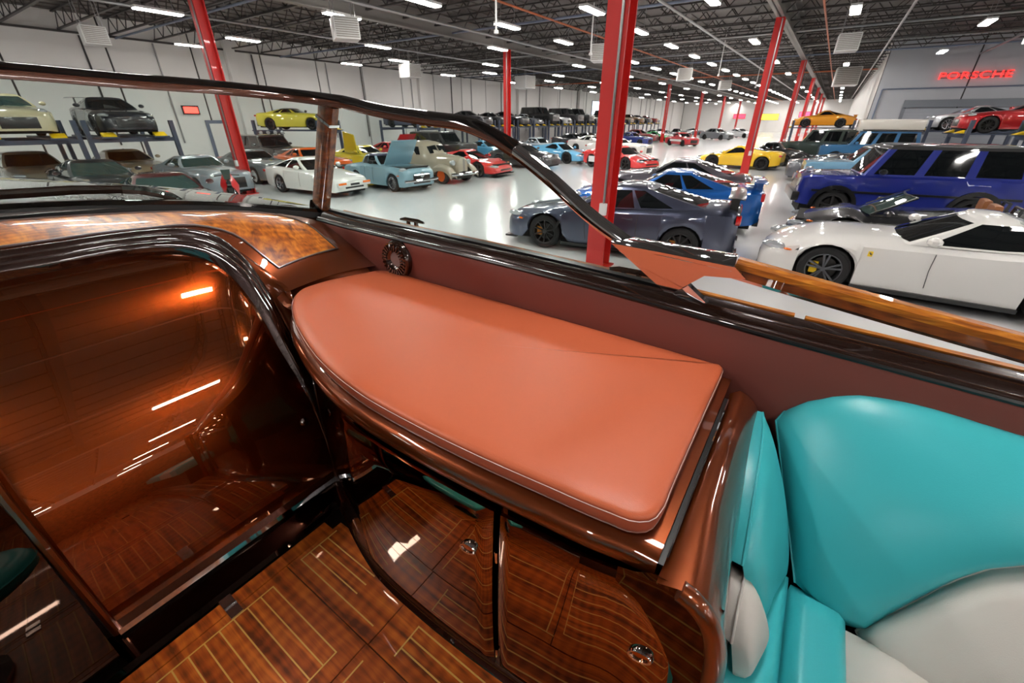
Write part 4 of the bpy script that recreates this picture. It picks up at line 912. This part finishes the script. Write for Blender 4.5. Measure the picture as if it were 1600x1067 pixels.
    if tail == 'round4':
        for s in (-1, 1):
            for dy, r in ((.37, .085), (.27, .07)):
                MB().lathe([(0, .03), (r*.7, .03), (r, .015), (r, -.06)], 14, Matrix.Translation((-L/2-.0, s*W*dy, ztl-.17)) @ Matrix.Rotation(-math.pi/2, 4, 'Y')).build('tail_lamp', M_tail, t, smooth=True)
    elif tail == 'bars':
        for s in (-1, 1):
            for k in range(3): MB().box((-L/2-.02, s*(W*.30+k*.075)-.025, ztl-.25), (-L/2+.06, s*(W*.30+k*.075)+.025, ztl-.08)).build('tail_lamp', M_tail, t)
    else:
        for s in (-1, 1): MB().box((-L/2-.015, s*W*.34-.16, ztl-.20), (-L/2+.12, s*W*.34+.16, ztl-.11)).build('tail_lamp', M_tail, t, bevel=.01)
    MB().box((-L/2-.02, -W*.36, .22), (-L/2+.1, W*.36, .40)).build('rear_diffuser', M_cblack, t)
    # mirrors, handles, door seams
    dm = K['gh'][0]+.35
    for s in (-1, 1):
        ell('wing_mirror', pm if not roof else M_cblack, (L/2-dm-.05, s*(W*.5+.06), zt(dm)+.10), (.09, .11, .07), s*.3, 8, 6)
        if not far:
            MB().bar((L/2-dm-.05, s*(W*.5-.12), zt(dm)+.03), (L/2-dm-.05, s*(W*.5+.02), zt(dm)+.08), .03).build('mirror_stalk', M_cblack, t)
            dd = K['gh'][0]+(K['gh'][3]-K['gh'][0])*K['pil'][1]
            MB().box((L/2-dd-.02, s*(W*.5-.035)-.012, zt(dd)-.20), (L/2-dd+.18, s*(W*.5-.035)+.03, zt(dd)-.165)).build('door_handle', pm, t, bevel=.008)
            for q in ((dm+.15, dd+.12) if kind != 'suv' else (dm+.05, dd+.1, 3.55)):
                yo = W*.5*.985
                MB().tube([(L/2-q, s*(yo-.045), zt(q)-.095), (L/2-q+.01, s*(yo-.004), zt(q)-.25), (L/2-q+.01, s*(yo+.004), .55), (L/2-q-.02, s*(yo-.012), .30)], .005, 4).build('door_seam', M_cblack, t)
            ell('side_marker', M_amber, (L/2-.42, s*(W*.472), .60 if kind != 'suv' else .95), (.07, .03, .02), s*-.35, 8, 5)
    if stripe:
        sm = stripe
        for s in (-1, 1):
            pts = [(L/2-d, zt(d)+.030) for d in np.linspace(.1, K['gh'][0], 8)]
            MB().grid([[(a, s*.20-.09, zz_), (a, s*.20+.09, zz_)] for a, zz_ in pts]).build('stripe', sm, t)
    if wing:
        zw = zt(L-.25)+wing
        MB().sweep([(-L/2+.13, -W*.43, zw-.02), (-L/2+.11, -W*.3, zw), (-L/2+.11, W*.3, zw), (-L/2+.13, W*.43, zw-.02)], [(-.14, 0), (-.10, .02), (0, .03), (.14, .02), (.14, .012), (0, .01)], (0, 0, 1)).build('rear_wing', M_cblack if wing > .2 else pm, t, smooth=True)
        for s in (-1, 1): MB().box((-L/2+.06, s*W*.28-.02, zt(L-.2)-.05), (-L/2+.20, s*W*.28+.02, zw+.005)).build('wing_strut', M_cblack if wing > .2 else pm, t)
    if open_top:
        xb0, xr0, xr1, xb1 = K['gh']; zb = zt(xb0)
        MB().box((L/2-xb1+.1, -K['bw']+.08, zb-.28), (L/2-xb0-.15, K['bw']-.08, zb+.045)).build('cockpit_well', M_cblack, t, bevel=.05)
        n_ = 9; ws = [[(L/2-xb0-(.14*(k/4-1)**2)-(xr0-xb0)*tt*.8, K['bw']*(k/4-1)*(1-.12*tt), zb+.03+.36*tt) for k in range(n_)] for tt in (0, .5, 1)]
        MB().grid(ws).build('windscreen', M_lglass, t, smooth=True); MB().tube(ws[0][:1]+[ws[1][0]]+ws[2]+[ws[1][-1], ws[0][-1]], .02, 6).build('windscreen_frame', M_cblack, t, smooth=True)
        for s in (-1, 1):
            sx = L/2-xb0-(xb1-xb0)*.55
            st = MB().box((sx-.45, s*.36-.24, zb-.25), (sx+.25, s*.36+.24, zb+.06)).build('seat', mat('tan_hide', (150, 92, 50), .5), t, bevel=.05)
            MB().box((sx-.50, s*.36-.22, zb), (sx-.36, s*.36+.22, zb+.34)).build('seat_back', MATS['tan_hide'], t, bevel=.05)
        for s in (-1, 1): MB().tube([(L/2-xb1+.55, s*.36-.2, zb), (L/2-xb1+.5, s*.36-.18, zb+.30), (L/2-xb1+.5, s*.36+.18, zb+.30), (L/2-xb1+.55, s*.36+.2, zb)], .03, 6).build('roll_hoop', pm, t, smooth=True)
    if body_extra: body_extra(t, K, pm, zt)
    return t
# ---------------------------------------------------------------- cars standing free on the showroom floor
GUN = (74, 80, 100)
def gtr_x(t, K, pm, zt):
    for s in (-1, 1): MB().add([(1.05, s*.935, .62), (1.16, s*.935, .42), (1.12, s*.955, .36), (.98, s*.955, .62)], [(0, 1, 2, 3)]).build('fender_vent', M_cblack, t)
    for s in (-.62, -.5, .5, .62): MB().lathe([(.05, -.05), (.06, .05), (.045, .05)], 12, Matrix.Translation((-K['L']/2-.02, s, .28)) @ Matrix.Rotation(-math.pi/2, 4, 'Y')).build('exhaust_tip', M_rimc, t)
car('sports_coupe', 'gunmetal blue-grey coupe with black spoked wheels beside the red column', -3.40, 9.05, 188, 'gtr', GUN, metal=.8, rimst='k10', cal=mat('caliper_gold', (170, 110, 40), .4, .5), tail='round4', wing=.22, body_extra=gtr_x)
car('fastback_car', 'bright blue fastback car with dark rear spoiler beside the gunmetal coupe', -3.4, 12.1, 189, 'coupe', (14, 92, 172), metal=.5, tail='bars', wing=.16, roof=None)
car('grand_tourer', 'dark grey grand tourer parked past the blue fastback', -4.1, 15.5, 185, 'gt', (92, 88, 96), metal=.7)
def roma_x(t, K, pm, zt):
    L = K['L']
    for s in (-1, 1):
        bd = MB().box((L/2-1.52, s*.975-.006, .66), (L/2-1.46, s*.975+.012, .74)).build('fender_badge', M_yel, t, bevel=.008)
        MB().tube([(L/2-1.50, s*.988, .685), (L/2-1.495, s*.99, .70), (L/2-1.485, s*.99, .71), (L/2-1.48, s*.988, .725)], .006, 5).build('badge_horse', M_cblack, bd)
        MB().tube([(L/2-1.51, s*.988, .70), (L/2-1.48, s*.99, .705)], .004, 5).build('badge_horse', M_cblack, bd)
    MB().box((L/2-.46, -.03, zt(.4)+.005), (L/2-.42, .03, zt(.4)+.028)).build('bonnet_badge', M_yel, t)
    for s in (-1, 1): MB().add([(L/2-.24, s*.80, .60), (L/2-.62, s*.93, .66), (L/2-.60, s*.945, .61), (L/2-.26, s*.83, .555)], [(0, 1, 2, 3)]).build('headlamp_blade', M_cblack, t)
car('gt_coupe', 'white coupe with five-spoke wheels, yellow calipers and yellow fender badge', 1.80, 9.22, 180, 'roma', (236, 234, 230), rimst='s5', cal=M_yel, roof=None, body_extra=roma_x)
car('convertible', 'low black open sports car with tan seats between white coupe and blue off-roader', 1.95, 12.05, 180, 'super', (14, 14, 18), open_top=True, rimst='k5')
def suv_x(t, K, pm, zt):
    L = K['L']
    MB().box((L/2-.08, -.92, .50), (L/2+.12, .92, .74)).build('front_bumper', M_cblack, t, bevel=.03)
    for s in (-1, 1):
        MB().box((L/2-.45, s*.78-.09, 1.20), (L/2-.27, s*.78+.09, 1.26)).build('turn_signal', M_lens, t, bevel=.015)
        MB().lathe([(0, .04), (.11, .03), (.12, -.02)], 16, Matrix.Translation((L/2+.0, s*.68, .98)) @ Matrix.Rotation(math.pi/2, 4, 'Y')).build('round_headlamp', M_lens, t, smooth=True)
        for a in K['ax']:
            ar = [(L/2-a+.50*math.cos(q), s*.99, K['wr']+.50*math.sin(q)) for q in np.linspace(0, math.pi, 14)]
            MB().sweep(ar, [(-.05, -.03), (.05, -.03), (.05, .03), (-.05, .03)], (0, 1, 0)).build('arch_flare', M_cblack, t)
        MB().box((-L/2+.2, s*.975-.01, .78), (L/2-.3, s*.975+.025, .83)).build('rub_strip', M_cblack, t)
    MB().lathe([(0, .14), (.30, .14), (.36, .10), (.36, -.05)], 20, Matrix.Translation((-L/2-.06, 0, 1.05)) @ Matrix.Rotation(-math.pi/2, 4, 'Y')).build('spare_wheel_cover', M_cblack, t)
car('off_roader', 'deep blue boxy off-roader with black roof and flared arches', 1.82, 15.95, 189, 'suv', (16, 36, 132), metal=.3, roof=paint((14, 14, 18)), rimst='k5', lens='none', body_extra=suv_x, cat='off-roader')
car('open_off_roader', 'baby blue off-roader with pale bonnet and dark top behind the blue one', 1.75, 20.7, 186, 'suv', (128, 178, 208), H=1.72, roof=M_cblack, rimst='k5', lens='round', cat='off-roader', far=True)
car('sports_car', 'silver-grey low sports car beside the baby blue off-roader', 1.0, 25.4, 184, 'gt', (96, 98, 104), metal=.6, H=1.25, far=True)
car('saloon_car', 'black saloon parked past the silver-grey sports car', 2.0, 29.2, 184, 'saloon', (16, 16, 18), far=True)
car('sports_car', 'yellow mid-engined sports car beside a red column', -4.2, 29.8, 176, 'super', (240, 196, 20), far=True, lens='slim')
car('convertible', 'black convertible with its cloth top up beside the yellow sports car', -2.9, 33.0, 180, 'classic', (18, 18, 20), far=True, L=4.7)
car('off_roader', 'dark green off-roader under the lift with the orange coupe', -.6, 38.0, 182, 'suv', (40, 54, 46), far=True, cat='off-roader', lens='round')
def camper_x(t, K, pm, zt):
    L = K['L']; MB().box((-L/2+.2, -.8, 1.95), (L/2-1.6, .8, 2.55)).build('pop_top', paint((228, 224, 214)), t, bevel=.05)
    MB().tube([(L/2-1.8, -.85, 2.0), (-L/2+.2, -.85, 2.0)], .03, 6).build('roof_bar', M_cblack, t); MB().tube([(L/2-1.8, .85, 2.0), (-L/2+.2, .85, 2.0)], .03, 6).build('roof_bar', M_cblack, t)
car('camper', 'blue camper off-roader with a cream pop-top roof', 1.9, 34.8, 184, 'suv', (44, 104, 150), far=True, cat='camper', body_extra=camper_x, lens='round')
# row on the left, noses to the aisle
def rect_x(t, K, pm, zt):
    L = K['L']; MB().box((L/2-.06, -.74, .36), (L/2+.03, .74, .52)).build('bumper', pm, t, bevel=.03)
    for s in (-1, 1): MB().box((L/2+.0, s*.55-.17, .44), (L/2+.04, s*.55+.17, .51)).build('turn_signal', M_amber, t)
    MB().box((L/2+.02, -.2, .40), (L/2+.045, .2, .47)).build('plate_recess', M_cblack, t)
car('wedge_coupe', 'white wedge-shaped coupe beside the light blue roadster', -16.15, 10.0, 4, 'wedge', (234, 234, 230), rimst='g5', lens='none', body_extra=rect_x)
def sl_x(t, K, pm, zt):
    L = K['L']
    MB().add([(L/2-1.45, -.66, .94), (L/2-1.45, .66, .94), (L/2-.85, .60, 1.82), (L/2-.85, -.60, 1.82), (L/2-1.42, -.66, .925), (L/2-1.42, .66, .925), (L/2-.80, .60, 1.80), (L/2-.80, -.60, 1.80)], [(0, 1, 2, 3), (7, 6, 5, 4), (0, 4, 5, 1), (1, 5, 6, 2), (2, 6, 7, 3), (3, 7, 4, 0)]).build('open_bonnet', pm, t)
    MB().box((L/2-1.4, -.6, .80), (L/2-.25, .6, .90)).build('engine_bay', M_cblack, t)
    MB().tube([(L/2-.02, -.82, .42), (L/2+.06, -.5, .42), (L/2+.06, .5, .42), (L/2-.02, .82, .42)], .055, 8).build('chrome_bumper', M_rimc, t, smooth=True)
    MB().tube([(L/2+.02, -.38, .62), (L/2+.02, .38, .62)], .02, 6).build('grille_bar', M_rimc, t); MB().lathe([(.06, .02), (.1, .02), (.1, 0)], 14, Matrix.Translation((L/2+.02, 0, .62)) @ Matrix.Rotation(math.pi/2, 4, 'Y')).build('grille_star', M_rimc, t)
car('roadster', 'light blue classic roadster with its bonnet raised', -15.0, 12.6, -4, 'classic', (124, 158, 172), rimst='c', roof=paint((40, 44, 70)), lens='oval', body_extra=sl_x)
car('sports_car', 'bright red sports car at the end of the parked row, before a red column', -15.2, 18.1, 4, 'super', (206, 28, 28), rimst='s5')
def vintage(label, x, y, head, c):
    t = thing('vintage_saloon', label, 'car', (x, y, 0), math.radians(head)); pm = paint(c); L = 4.5
    # narrow bonnet and tall cabin as one lofted body
    st = [(2.05, .22, .50, .98), (2.0, .30, .46, 1.06), (1.6, .38, .42, 1.12), (.9, .55, .38, 1.16), (.62, .66, .36, 1.18), (.3, .74, .34, 1.52), (.1, .76, .34, 1.64), (-.4, .78, .34, 1.69), (-1.1, .76, .36, 1.62), (-1.6, .70, .38, 1.42), (-1.95, .58, .42, 1.10), (-2.15, .40, .46, .75), (-2.2, .2, .5, .6)]
    rows = []
    for (a, w_, z0, z1) in st:
        h = z1-z0; cab = 1.0 if z1 > 1.3 else 0
        r = [(w_*.96, z0), (w_, z0+h*.3), (w_*1.0, z0+h*.55), (w_*(.93 if cab else .88), z0+h*.78), (w_*(.78 if cab else .6), z0+h*.94), (w_*.4, z1-.005), (0, z1)]
        rows.append([(a, -p, q) for p, q in r]+[(a, p, q) for p, q in r[-2::-1]])
    b = MB().grid(rows); n = len(rows[0]); b.F += [tuple(range(n)), tuple((len(rows)-1)*n+i for i in range(n))]
    b.build('body', pm, t, smooth=True, sharp=40)
    MB().grid([[(-.3, .60*s, 1.66), (-1.2, .58*s, 1.61)] for s in np.linspace(-1, 1, 7)]).build('roof_top', paint((226, 222, 212)), t)
    MB().grid([[(p[0]+.012, p[1], p[2]+.012) for p in ((.33, y_, 1.50-abs(y_)*.10), (.57, y_*1.1, 1.20-abs(y_)*.04))] for y_ in np.linspace(-.52, .52, 5)]).build('windscreen', M_cglass, t)
    MB().bar((.35, 0, 1.53), (.59, 0, 1.22), .03).build('windscreen_divider', pm, t)
    for s in (-1, 1):
        for (a, e) in ((.12, -.42), (-.5, -1.05), (-1.12, -1.45)):
            MB().add([(a, s*.752, 1.13), (e, s*.765, 1.13), (e+.04, s*.715, 1.46), (a-.10 if a > 0 else a-.03, s*.715, 1.46)], [(0, 1, 2, 3)]).build('side_window', M_cglass, t)
        for cx0, rr, ln in ((1.45, .44, .62), (-1.35, .46, .70)):
            fr_ = []
            for q in np.linspace(-.15, math.pi+.1, 16):
                px, pz = cx0+ln*math.cos(q)*1.05, .32+rr*math.sin(q)
                fr_.append([(px, s*(.52), pz-.03), (px, s*.62, pz+.05), (px, s*.76, pz+.055), (px, s*.87, pz+.01), (px, s*.90, pz-.10), (px*.98+.02*cx0, s*.89, max(.2, pz-.22))])
            MB().grid(fr_).build('fender', pm, t, smooth=True, sharp=None)
            ty = obj('wheel', tyre_me, t, None, (cx0, s*.74, .34), (0, 0, 0 if s > 0 else math.pi)); ty.scale = (.34,)*3; obj('rim', rim('o'), ty)
        MB().lathe([(0, .10), (.10, .08), (.115, .04), (.08, -.10), (0, -.16)], 14, Matrix.Translation((1.85, s*.50, .86)) @ Matrix.Rotation(math.pi/2, 4, 'Y')).build('headlamp', M_lens, t, smooth=True)
        MB().box((-.8, s*.80-.12, .30), (.85, s*.80+.10, .35)).build('running_board', pm, t)
    g = MB()
    for k in range(9): g.box((2.04-abs(k-4)*.02, -.17+k*.0425-.01, .46), (2.075-abs(k-4)*.02, -.17+k*.0425+.01, 1.0))
    g.build('grille', M_rimc, t)
    MB().tube([(2.10, -.86, .42), (2.28, -.5, .42), (2.32, 0, .42), (2.28, .5, .42), (2.10, .86, .42)], .06, 8).build('chrome_bumper', M_rimc, t, smooth=True)
    MB().box((-2.0, -.5, .2), (2.0, .5, .45)).build('underbody', M_under, t)
    return t
vintage('beige 1930s saloon with rounded fenders and orange wheels', -15.1, 15.3, -2, (158, 146, 128))
car('grey_saloon', 'dark grey classic saloon beside the white wedge coupe', -21.8, 10.6, 0, 'muscle', (92, 98, 100), far=True, lens='round', rimst='c')
car('muscle_car', 'silver fastback with black bonnet stripes by the motorcycle', -19.8, 7.5, 2, 'muscle', (150, 160, 168), metal=.4, lens='round', rimst='s10', stripe=M_cblack, far=True, glass=M_lglass)
car('maroon_coupe', 'dark maroon coupe beside the silver fastback', -14.4, 4.45, -6, 'rear', (70, 24, 28), metal=.3, lens='oval', far=True, glass=M_lglass)
car('dark_coupe', 'black two-door coupe between the maroon coupe and the left lift', -19.5, 4.4, 0, 'coupe', (26, 30, 34), far=True, glass=M_lglass)
car('tan_coupe', 'tan grand tourer under the lift with the black coupe', -25.0, 6.8, 0, 'gt', (150, 134, 110), far=True)
car('brown_saloon', 'brown saloon under the lift with the cream grand tourer', -25.0, 3.8, 0, 'saloon', (122, 112, 98), far=True)
car('red_coupe', 'red low coupe half hidden behind the boat rail', -17.2, 1.5, 0, 'super', (196, 24, 28), far=True)
car('muscle_car', 'yellow muscle car with a raised door behind the blue roadster', -20.6, 16.0, 8, 'muscle', (214, 196, 40), far=True,
    body_extra=lambda t, K, pm, zt: MB().add([(.2, -.85, .95), (-.7, -.85, 1.0), (-.2, -1.25, 2.0), (.45, -1.2, 1.85), (.2, -.80, .95), (-.7, -.80, 1.0), (-.2, -1.20, 2.0), (.45, -1.15, 1.85)], [(0, 1, 2, 3), (7, 6, 5, 4), (0, 4, 5, 1), (1, 5, 6, 2), (2, 6, 7, 3), (3, 7, 4, 0)]).build('raised_door', pm, t))
car('orange_coupe', 'orange coupe tucked behind the white wedge coupe', -21.0, 13.0, 0, 'muscle', (222, 96, 24), far=True)
def jeepx(t, K, pm, zt):
    for k in range(4): MB().lathe([(0, .05), (.09, .04), (.1, 0)], 10, Matrix.Translation((K['L']/2-1.55, -.6+.4*k, K['H']+.10)) @ Matrix.Rotation(math.pi/2, 4, 'Y')).build('roof_lamp', M_lens, t, smooth=True)
    MB().tube([(K['L']/2-1.6, -.75, K['H']+.05), (K['L']/2-1.6, .75, K['H']+.05)], .03, 6).build('lamp_bar', M_cblack, t)
car('black_truck', 'tall black truck with a row of round roof lamps', -26.3, 13.7, 0, 'suv', (24, 24, 26), H=1.8, far=True, cat='truck', body_extra=jeepx, lens='round')
car('black_jeep', 'black open jeep behind the beige vintage saloon', -21.4, 22.8, 0, 'suv', (20, 20, 22), far=True, cat='jeep', H=1.85)
car('red_hood_car', 'red car with raised bonnet behind the blue roadster', -22.8, 20.0, 0, 'muscle', (180, 26, 34), far=True,
    body_extra=lambda t, K, pm, zt: MB().add([(.6, -.7, .95), (.6, .7, .95), (1.3, .65, 1.75), (1.3, -.65, 1.75), (.65, -.7, .95), (.65, .7, .95), (1.35, .65, 1.75), (1.35, -.65, 1.75)], [(0, 1, 2, 3), (7, 6, 5, 4), (0, 4, 5, 1), (1, 5, 6, 2), (2, 6, 7, 3), (3, 7, 4, 0)]).build('open_bonnet', pm, t))
# middle distance
car('race_car', 'red and white racing coupe in the aisle beyond the tall red column', -9.9, 25.6, -20, 'super', (214, 30, 30), far=True, stripe=paint((235, 235, 235)), rimst='k5', body_extra=lambda t, K, pm, zt: MB().box((-1.6, -.99, .3), (.3, .99, .62)).build('white_flank', paint((236, 236, 234)), t, bevel=.03))
car('sports_car', 'pale blue and orange supercar beside the red and white racing coupe', -14.9, 27.2, -4, 'super', (96, 174, 214), far=True, stripe=paint((226, 120, 50)))
car('dark_sports_car', 'black sports car between the red coupe and the pale blue supercar', -15.0, 23.0, 0, 'rear', (22, 24, 28), far=True, lens='oval')
car('blue_coupe', 'sky blue coupe behind the black sports car', -19.8, 25.6, 0, 'rear', (88, 160, 200), far=True, lens='oval')
car('dark_roadster', 'charcoal coupe in the second row past the beige saloon', -19.6, 28.4, 0, 'coupe', (34, 36, 44), far=True)
car('silver_coupe', 'silver coupe in the second row past the sky blue coupe', -19.0, 31.4, 0, 'classic', (160, 176, 186), far=True)
car('white_convertible', 'long white classic convertible beyond the red and white racing coupe', -13.6, 34.6, -8, 'muscle', (232, 230, 224), far=True, L=5.2, H=1.25)
car('white_coupe', 'white coupe parked behind the long white convertible', -17.2, 37.8, -4, 'muscle', (226, 224, 220), far=True)
car('blue_roadster', 'dark blue roadster past the long white convertible', -18.4, 50.8, -10, 'classic', (24, 44, 120), far=True)
car('red_classic', 'small red classic car with a white flash beside a thin red column', -13.6, 53.0, -40, 'classic', (170, 26, 36), far=True, body_extra=lambda t, K, pm, zt: MB().box((-.9, -.895, .45), (1.1, .895, .66)).build('white_flash', paint((230, 228, 222)), t, bevel=.03))
car('green_car', 'green sports car behind the small red classic car', -19.5, 62, 0, 'super', (20, 150, 70), far=True)
car('grey_car', 'grey saloon near the far end of the aisle', -13.8, 72.5, -30, 'saloon', (100, 102, 106), far=True)
car('silver_car', 'silver coupe at the far end of the aisle', -12.2, 82.5, -30, 'coupe', (190, 190, 192), far=True)
for k, (c, yy_) in enumerate([((36, 38, 44), 41), ((60, 64, 70), 44.2), ((150, 152, 158), 47.3), ((30, 34, 48), 56), ((120, 30, 34), 59), ((200, 200, 198), 66), ((46, 48, 52), 69.5), ((28, 28, 30), 77), ((84, 90, 98), 88)]):
    nm = ['charcoal', 'slate grey', 'silver', 'ink blue', 'wine red', 'off-white', 'graphite', 'black', 'steel grey'][k]
    car('parked_car', nm+' car in the far row under the left lifts', -20.6, yy_, (k*37) % 11-5, ['coupe', 'gt', 'classic', 'rear', 'saloon'][k % 5], c, far=True, lens='oval')
# ---------------------------------------------------------------- four-post lifts
M_lift = mat('lift_blue_grey', (70, 78, 96), .45, .3); M_lifts = mat('lift_silver', (168, 172, 178), .4, .4)
def lift(x, y, head, zp, label, Lx=5.0, Wd=2.7, m=None):
    t = thing('car_lift', label, 'lift', (x, y, 0), math.radians(head)); m = m or M_lift
    for sx in (-1, 1):
        for sy in (-1, 1):
            po = MB().box((sx*Lx*.42-.08, sy*Wd/2-.07, 0), (sx*Lx*.42+.08, sy*Wd/2+.07, zp+.55)).build('post', m, t)
        MB().box((sx*Lx*.42-.06, -Wd/2, zp-.20), (sx*Lx*.42+.06, Wd/2, zp-.06)).build('cross_beam', m, t)
    for sy in (-1, 1):
        rw_ = MB().box((-Lx/2, sy*.80-.26, zp-.06), (Lx/2, sy*.80+.26, zp)).build('runway', m, t)
        MB().add([(Lx/2-.35, sy*.80-.2, zp), (Lx/2-.02, sy*.80-.2, zp), (Lx/2-.35, sy*.80-.2, zp+.14), (Lx/2-.35, sy*.80+.2, zp), (Lx/2-.02, sy*.80+.2, zp), (Lx/2-.35, sy*.80+.2, zp+.14)], [(0, 1, 2), (3, 5, 4), (0, 3, 4, 1), (1, 4, 5, 2), (2, 5, 3, 0)]).build('wheel_chock', M_yel, rw_)
    return t
ZL = 1.95
def lifted(x, y, head, liftlabel, carname, carlabel, kind, c, zp=ZL, **k):
    lift(x, y, head, zp, liftlabel); car(carname, carlabel, x, y, head, kind, c, z=zp+.002, far=True, **k)
lifted(-24.6, 3.75, -3, 'blue-grey four-post lift carrying the cream grand tourer', 'grand_tourer', 'cream grand tourer with wide grille up on a lift', 'gt', (206, 196, 160), lens='oval', glass=M_lglass)
lifted(-24.6, 6.75, -3, 'blue-grey four-post lift carrying the black coupe with rear wing', 'winged_coupe', 'black coupe with a tall rear wing up on a lift', 'coupe', (30, 32, 40), wing=.34, lens='slim', metal=.3)
lifted(-28.6, 17.2, 28, 'blue-grey four-post lift carrying the pale yellow coupe', 'yellow_coupe', 'pale yellow classic coupe with dark top up on a lift', 'muscle', (220, 204, 70), H=1.22, roof=M_cblack)
lifted(-30.4, 28.6, 4, 'blue-grey lift carrying the navy car behind the vintage saloon', 'navy_coupe', 'navy blue coupe up on a lift behind the vintage saloon', 'coupe', (40, 52, 82))
RACK = [('coupe', (40, 40, 44), 'charcoal coupe'), ('rear', (52, 56, 60), 'iron grey coupe'), ('gt', (28, 30, 36), 'jet black grand tourer'), ('super', (110, 114, 122), 'steel grey supercar'), ('suv', (22, 22, 24), 'boxy black off-roader'), ('coupe', (180, 184, 188), 'bright silver coupe'), ('suv', (34, 34, 36), 'boxy graphite off-roader'), ('suv', (50, 52, 54), 'dark grey off-roader'),
        ('gt', (160, 160, 158), 'pale grey grand tourer'), ('pickup', (30, 42, 38), 'dark green pickup'), ('classic', (70, 196, 176), 'turquoise classic car'), ('classic', (120, 110, 90), 'olive classic car'), ('saloon', (120, 84, 50), 'bronze saloon'), ('coupe', (60, 60, 64), 'grey coupe'), ('classic', (150, 40, 40), 'brick red classic car')]
yy_ = 36.6
for k, (kd, c, nm) in enumerate(RACK):
    lifted(-30.3, yy_, 2, 'blue-grey four-post lift carrying the '+nm, kd+'_on_lift' if False else 'raised_car', nm+' up on a lift along the left wall', kd, c, lens='oval'); yy_ += 3.35 if k < 8 else 4.4
# right-hand lifts before the grey wall and the orange coupe on its lift
lifted(-.95, 48.0, 183, 'grey four-post lift carrying the orange coupe', 'orange_sports_coupe', 'golden orange rear-engined coupe up on a lift', 'rear', (226, 150, 26), zp=1.95, metal=.2, wing=.12, lens='oval')
lifted(6.6, 41.2, 183, 'grey lift carrying the pale blue coupe near the neon letters', 'pale_blue_coupe', 'pale blue coupe up on a lift before the grey wall', 'super', (120, 160, 200), zp=1.95)
lifted(6.5, 37.4, 183, 'grey lift carrying the silver coupe before the grey wall', 'silver_coupe', 'silver-white coupe with bright wheels up on a lift', 'rear', (196, 198, 202), zp=1.95, metal=.5, rimst='s10', lens='oval')
lifted(7.2, 31.5, 184, 'grey lift carrying the red coupe', 'red_coupe', 'metallic red coupe with dark wheels up on a lift', 'coupe', (176, 22, 30), zp=1.95, metal=.5, lens='oval')
lifted(8.9, 28.0, 186, 'grey lift carrying the lime green car', 'lime_coupe', 'lime green sports car up on a lift beside the red coupe', 'rear', (140, 200, 40), zp=1.95, lens='oval')
# red motorcycle by the column
t = thing('motorcycle', 'red and white sports motorcycle beside the red column', 'motorcycle', (-15.9, 6.75, 0), math.radians(-25))
MR = paint((206, 26, 32)); MWh = paint((232, 232, 230))
for wx in (-.68, .70):
    ty = obj('wheel', tyre_me, t, None, (wx, 0, .31)); ty.scale = (.31, .17, .31); obj('rim', rim('k5'), ty)
b = MB().grid([[(x_, -w_, z0), (x_, -w_*1.3, (z0+z1)/2), (x_, -w_*.5, z1), (x_, w_*.5, z1), (x_, w_*1.3, (z0+z1)/2), (x_, w_, z0)] for x_, w_, z0, z1 in [(.78, .06, .70, .86), (.62, .17, .45, 1.08), (.35, .20, .28, .98), (.0, .18, .26, .78), (-.2, .12, .35, .74)]]); b.build('fairing', MR, t, smooth=True)
MB().grid([[(x_, -w_, z0), (x_, 0, z1), (x_, w_, z0)] for x_, w_, z0, z1 in [(.35, .14, .80, .96), (.05, .17, .78, 1.02), (-.2, .12, .76, .86)]]).build('tank', MWh, t, smooth=True)
MB().grid([[(x_, -w_, z0), (x_, 0, z1), (x_, w_, z0)] for x_, w_, z0, z1 in [(-.15, .13, .72, .82), (-.5, .12, .80, .88), (-.88, .05, .94, 1.0)]]).build('seat_unit', MR, t, smooth=True)
MB().tube([(.50, -.34, .95), (.55, -.1, .98), (.55, .1, .98), (.50, .34, .95)], .018, 6).build('handlebar', M_cblack, t)
for s in (-1, 1): MB().tube([(.52, s*.09, .92), (.70, s*.09, .31)], .03, 8).build('fork', M_rimc, t)
MB().box((-.25, -.13, .25), (.25, .13, .62)).build('engine', M_cblack, t, bevel=.03)
MB().grid([[(.80, -.08, .86), (.80, .08, .86)], [(.60, -.13, 1.14), (.60, .13, 1.14)]]).build('screen', M_lglass, t)
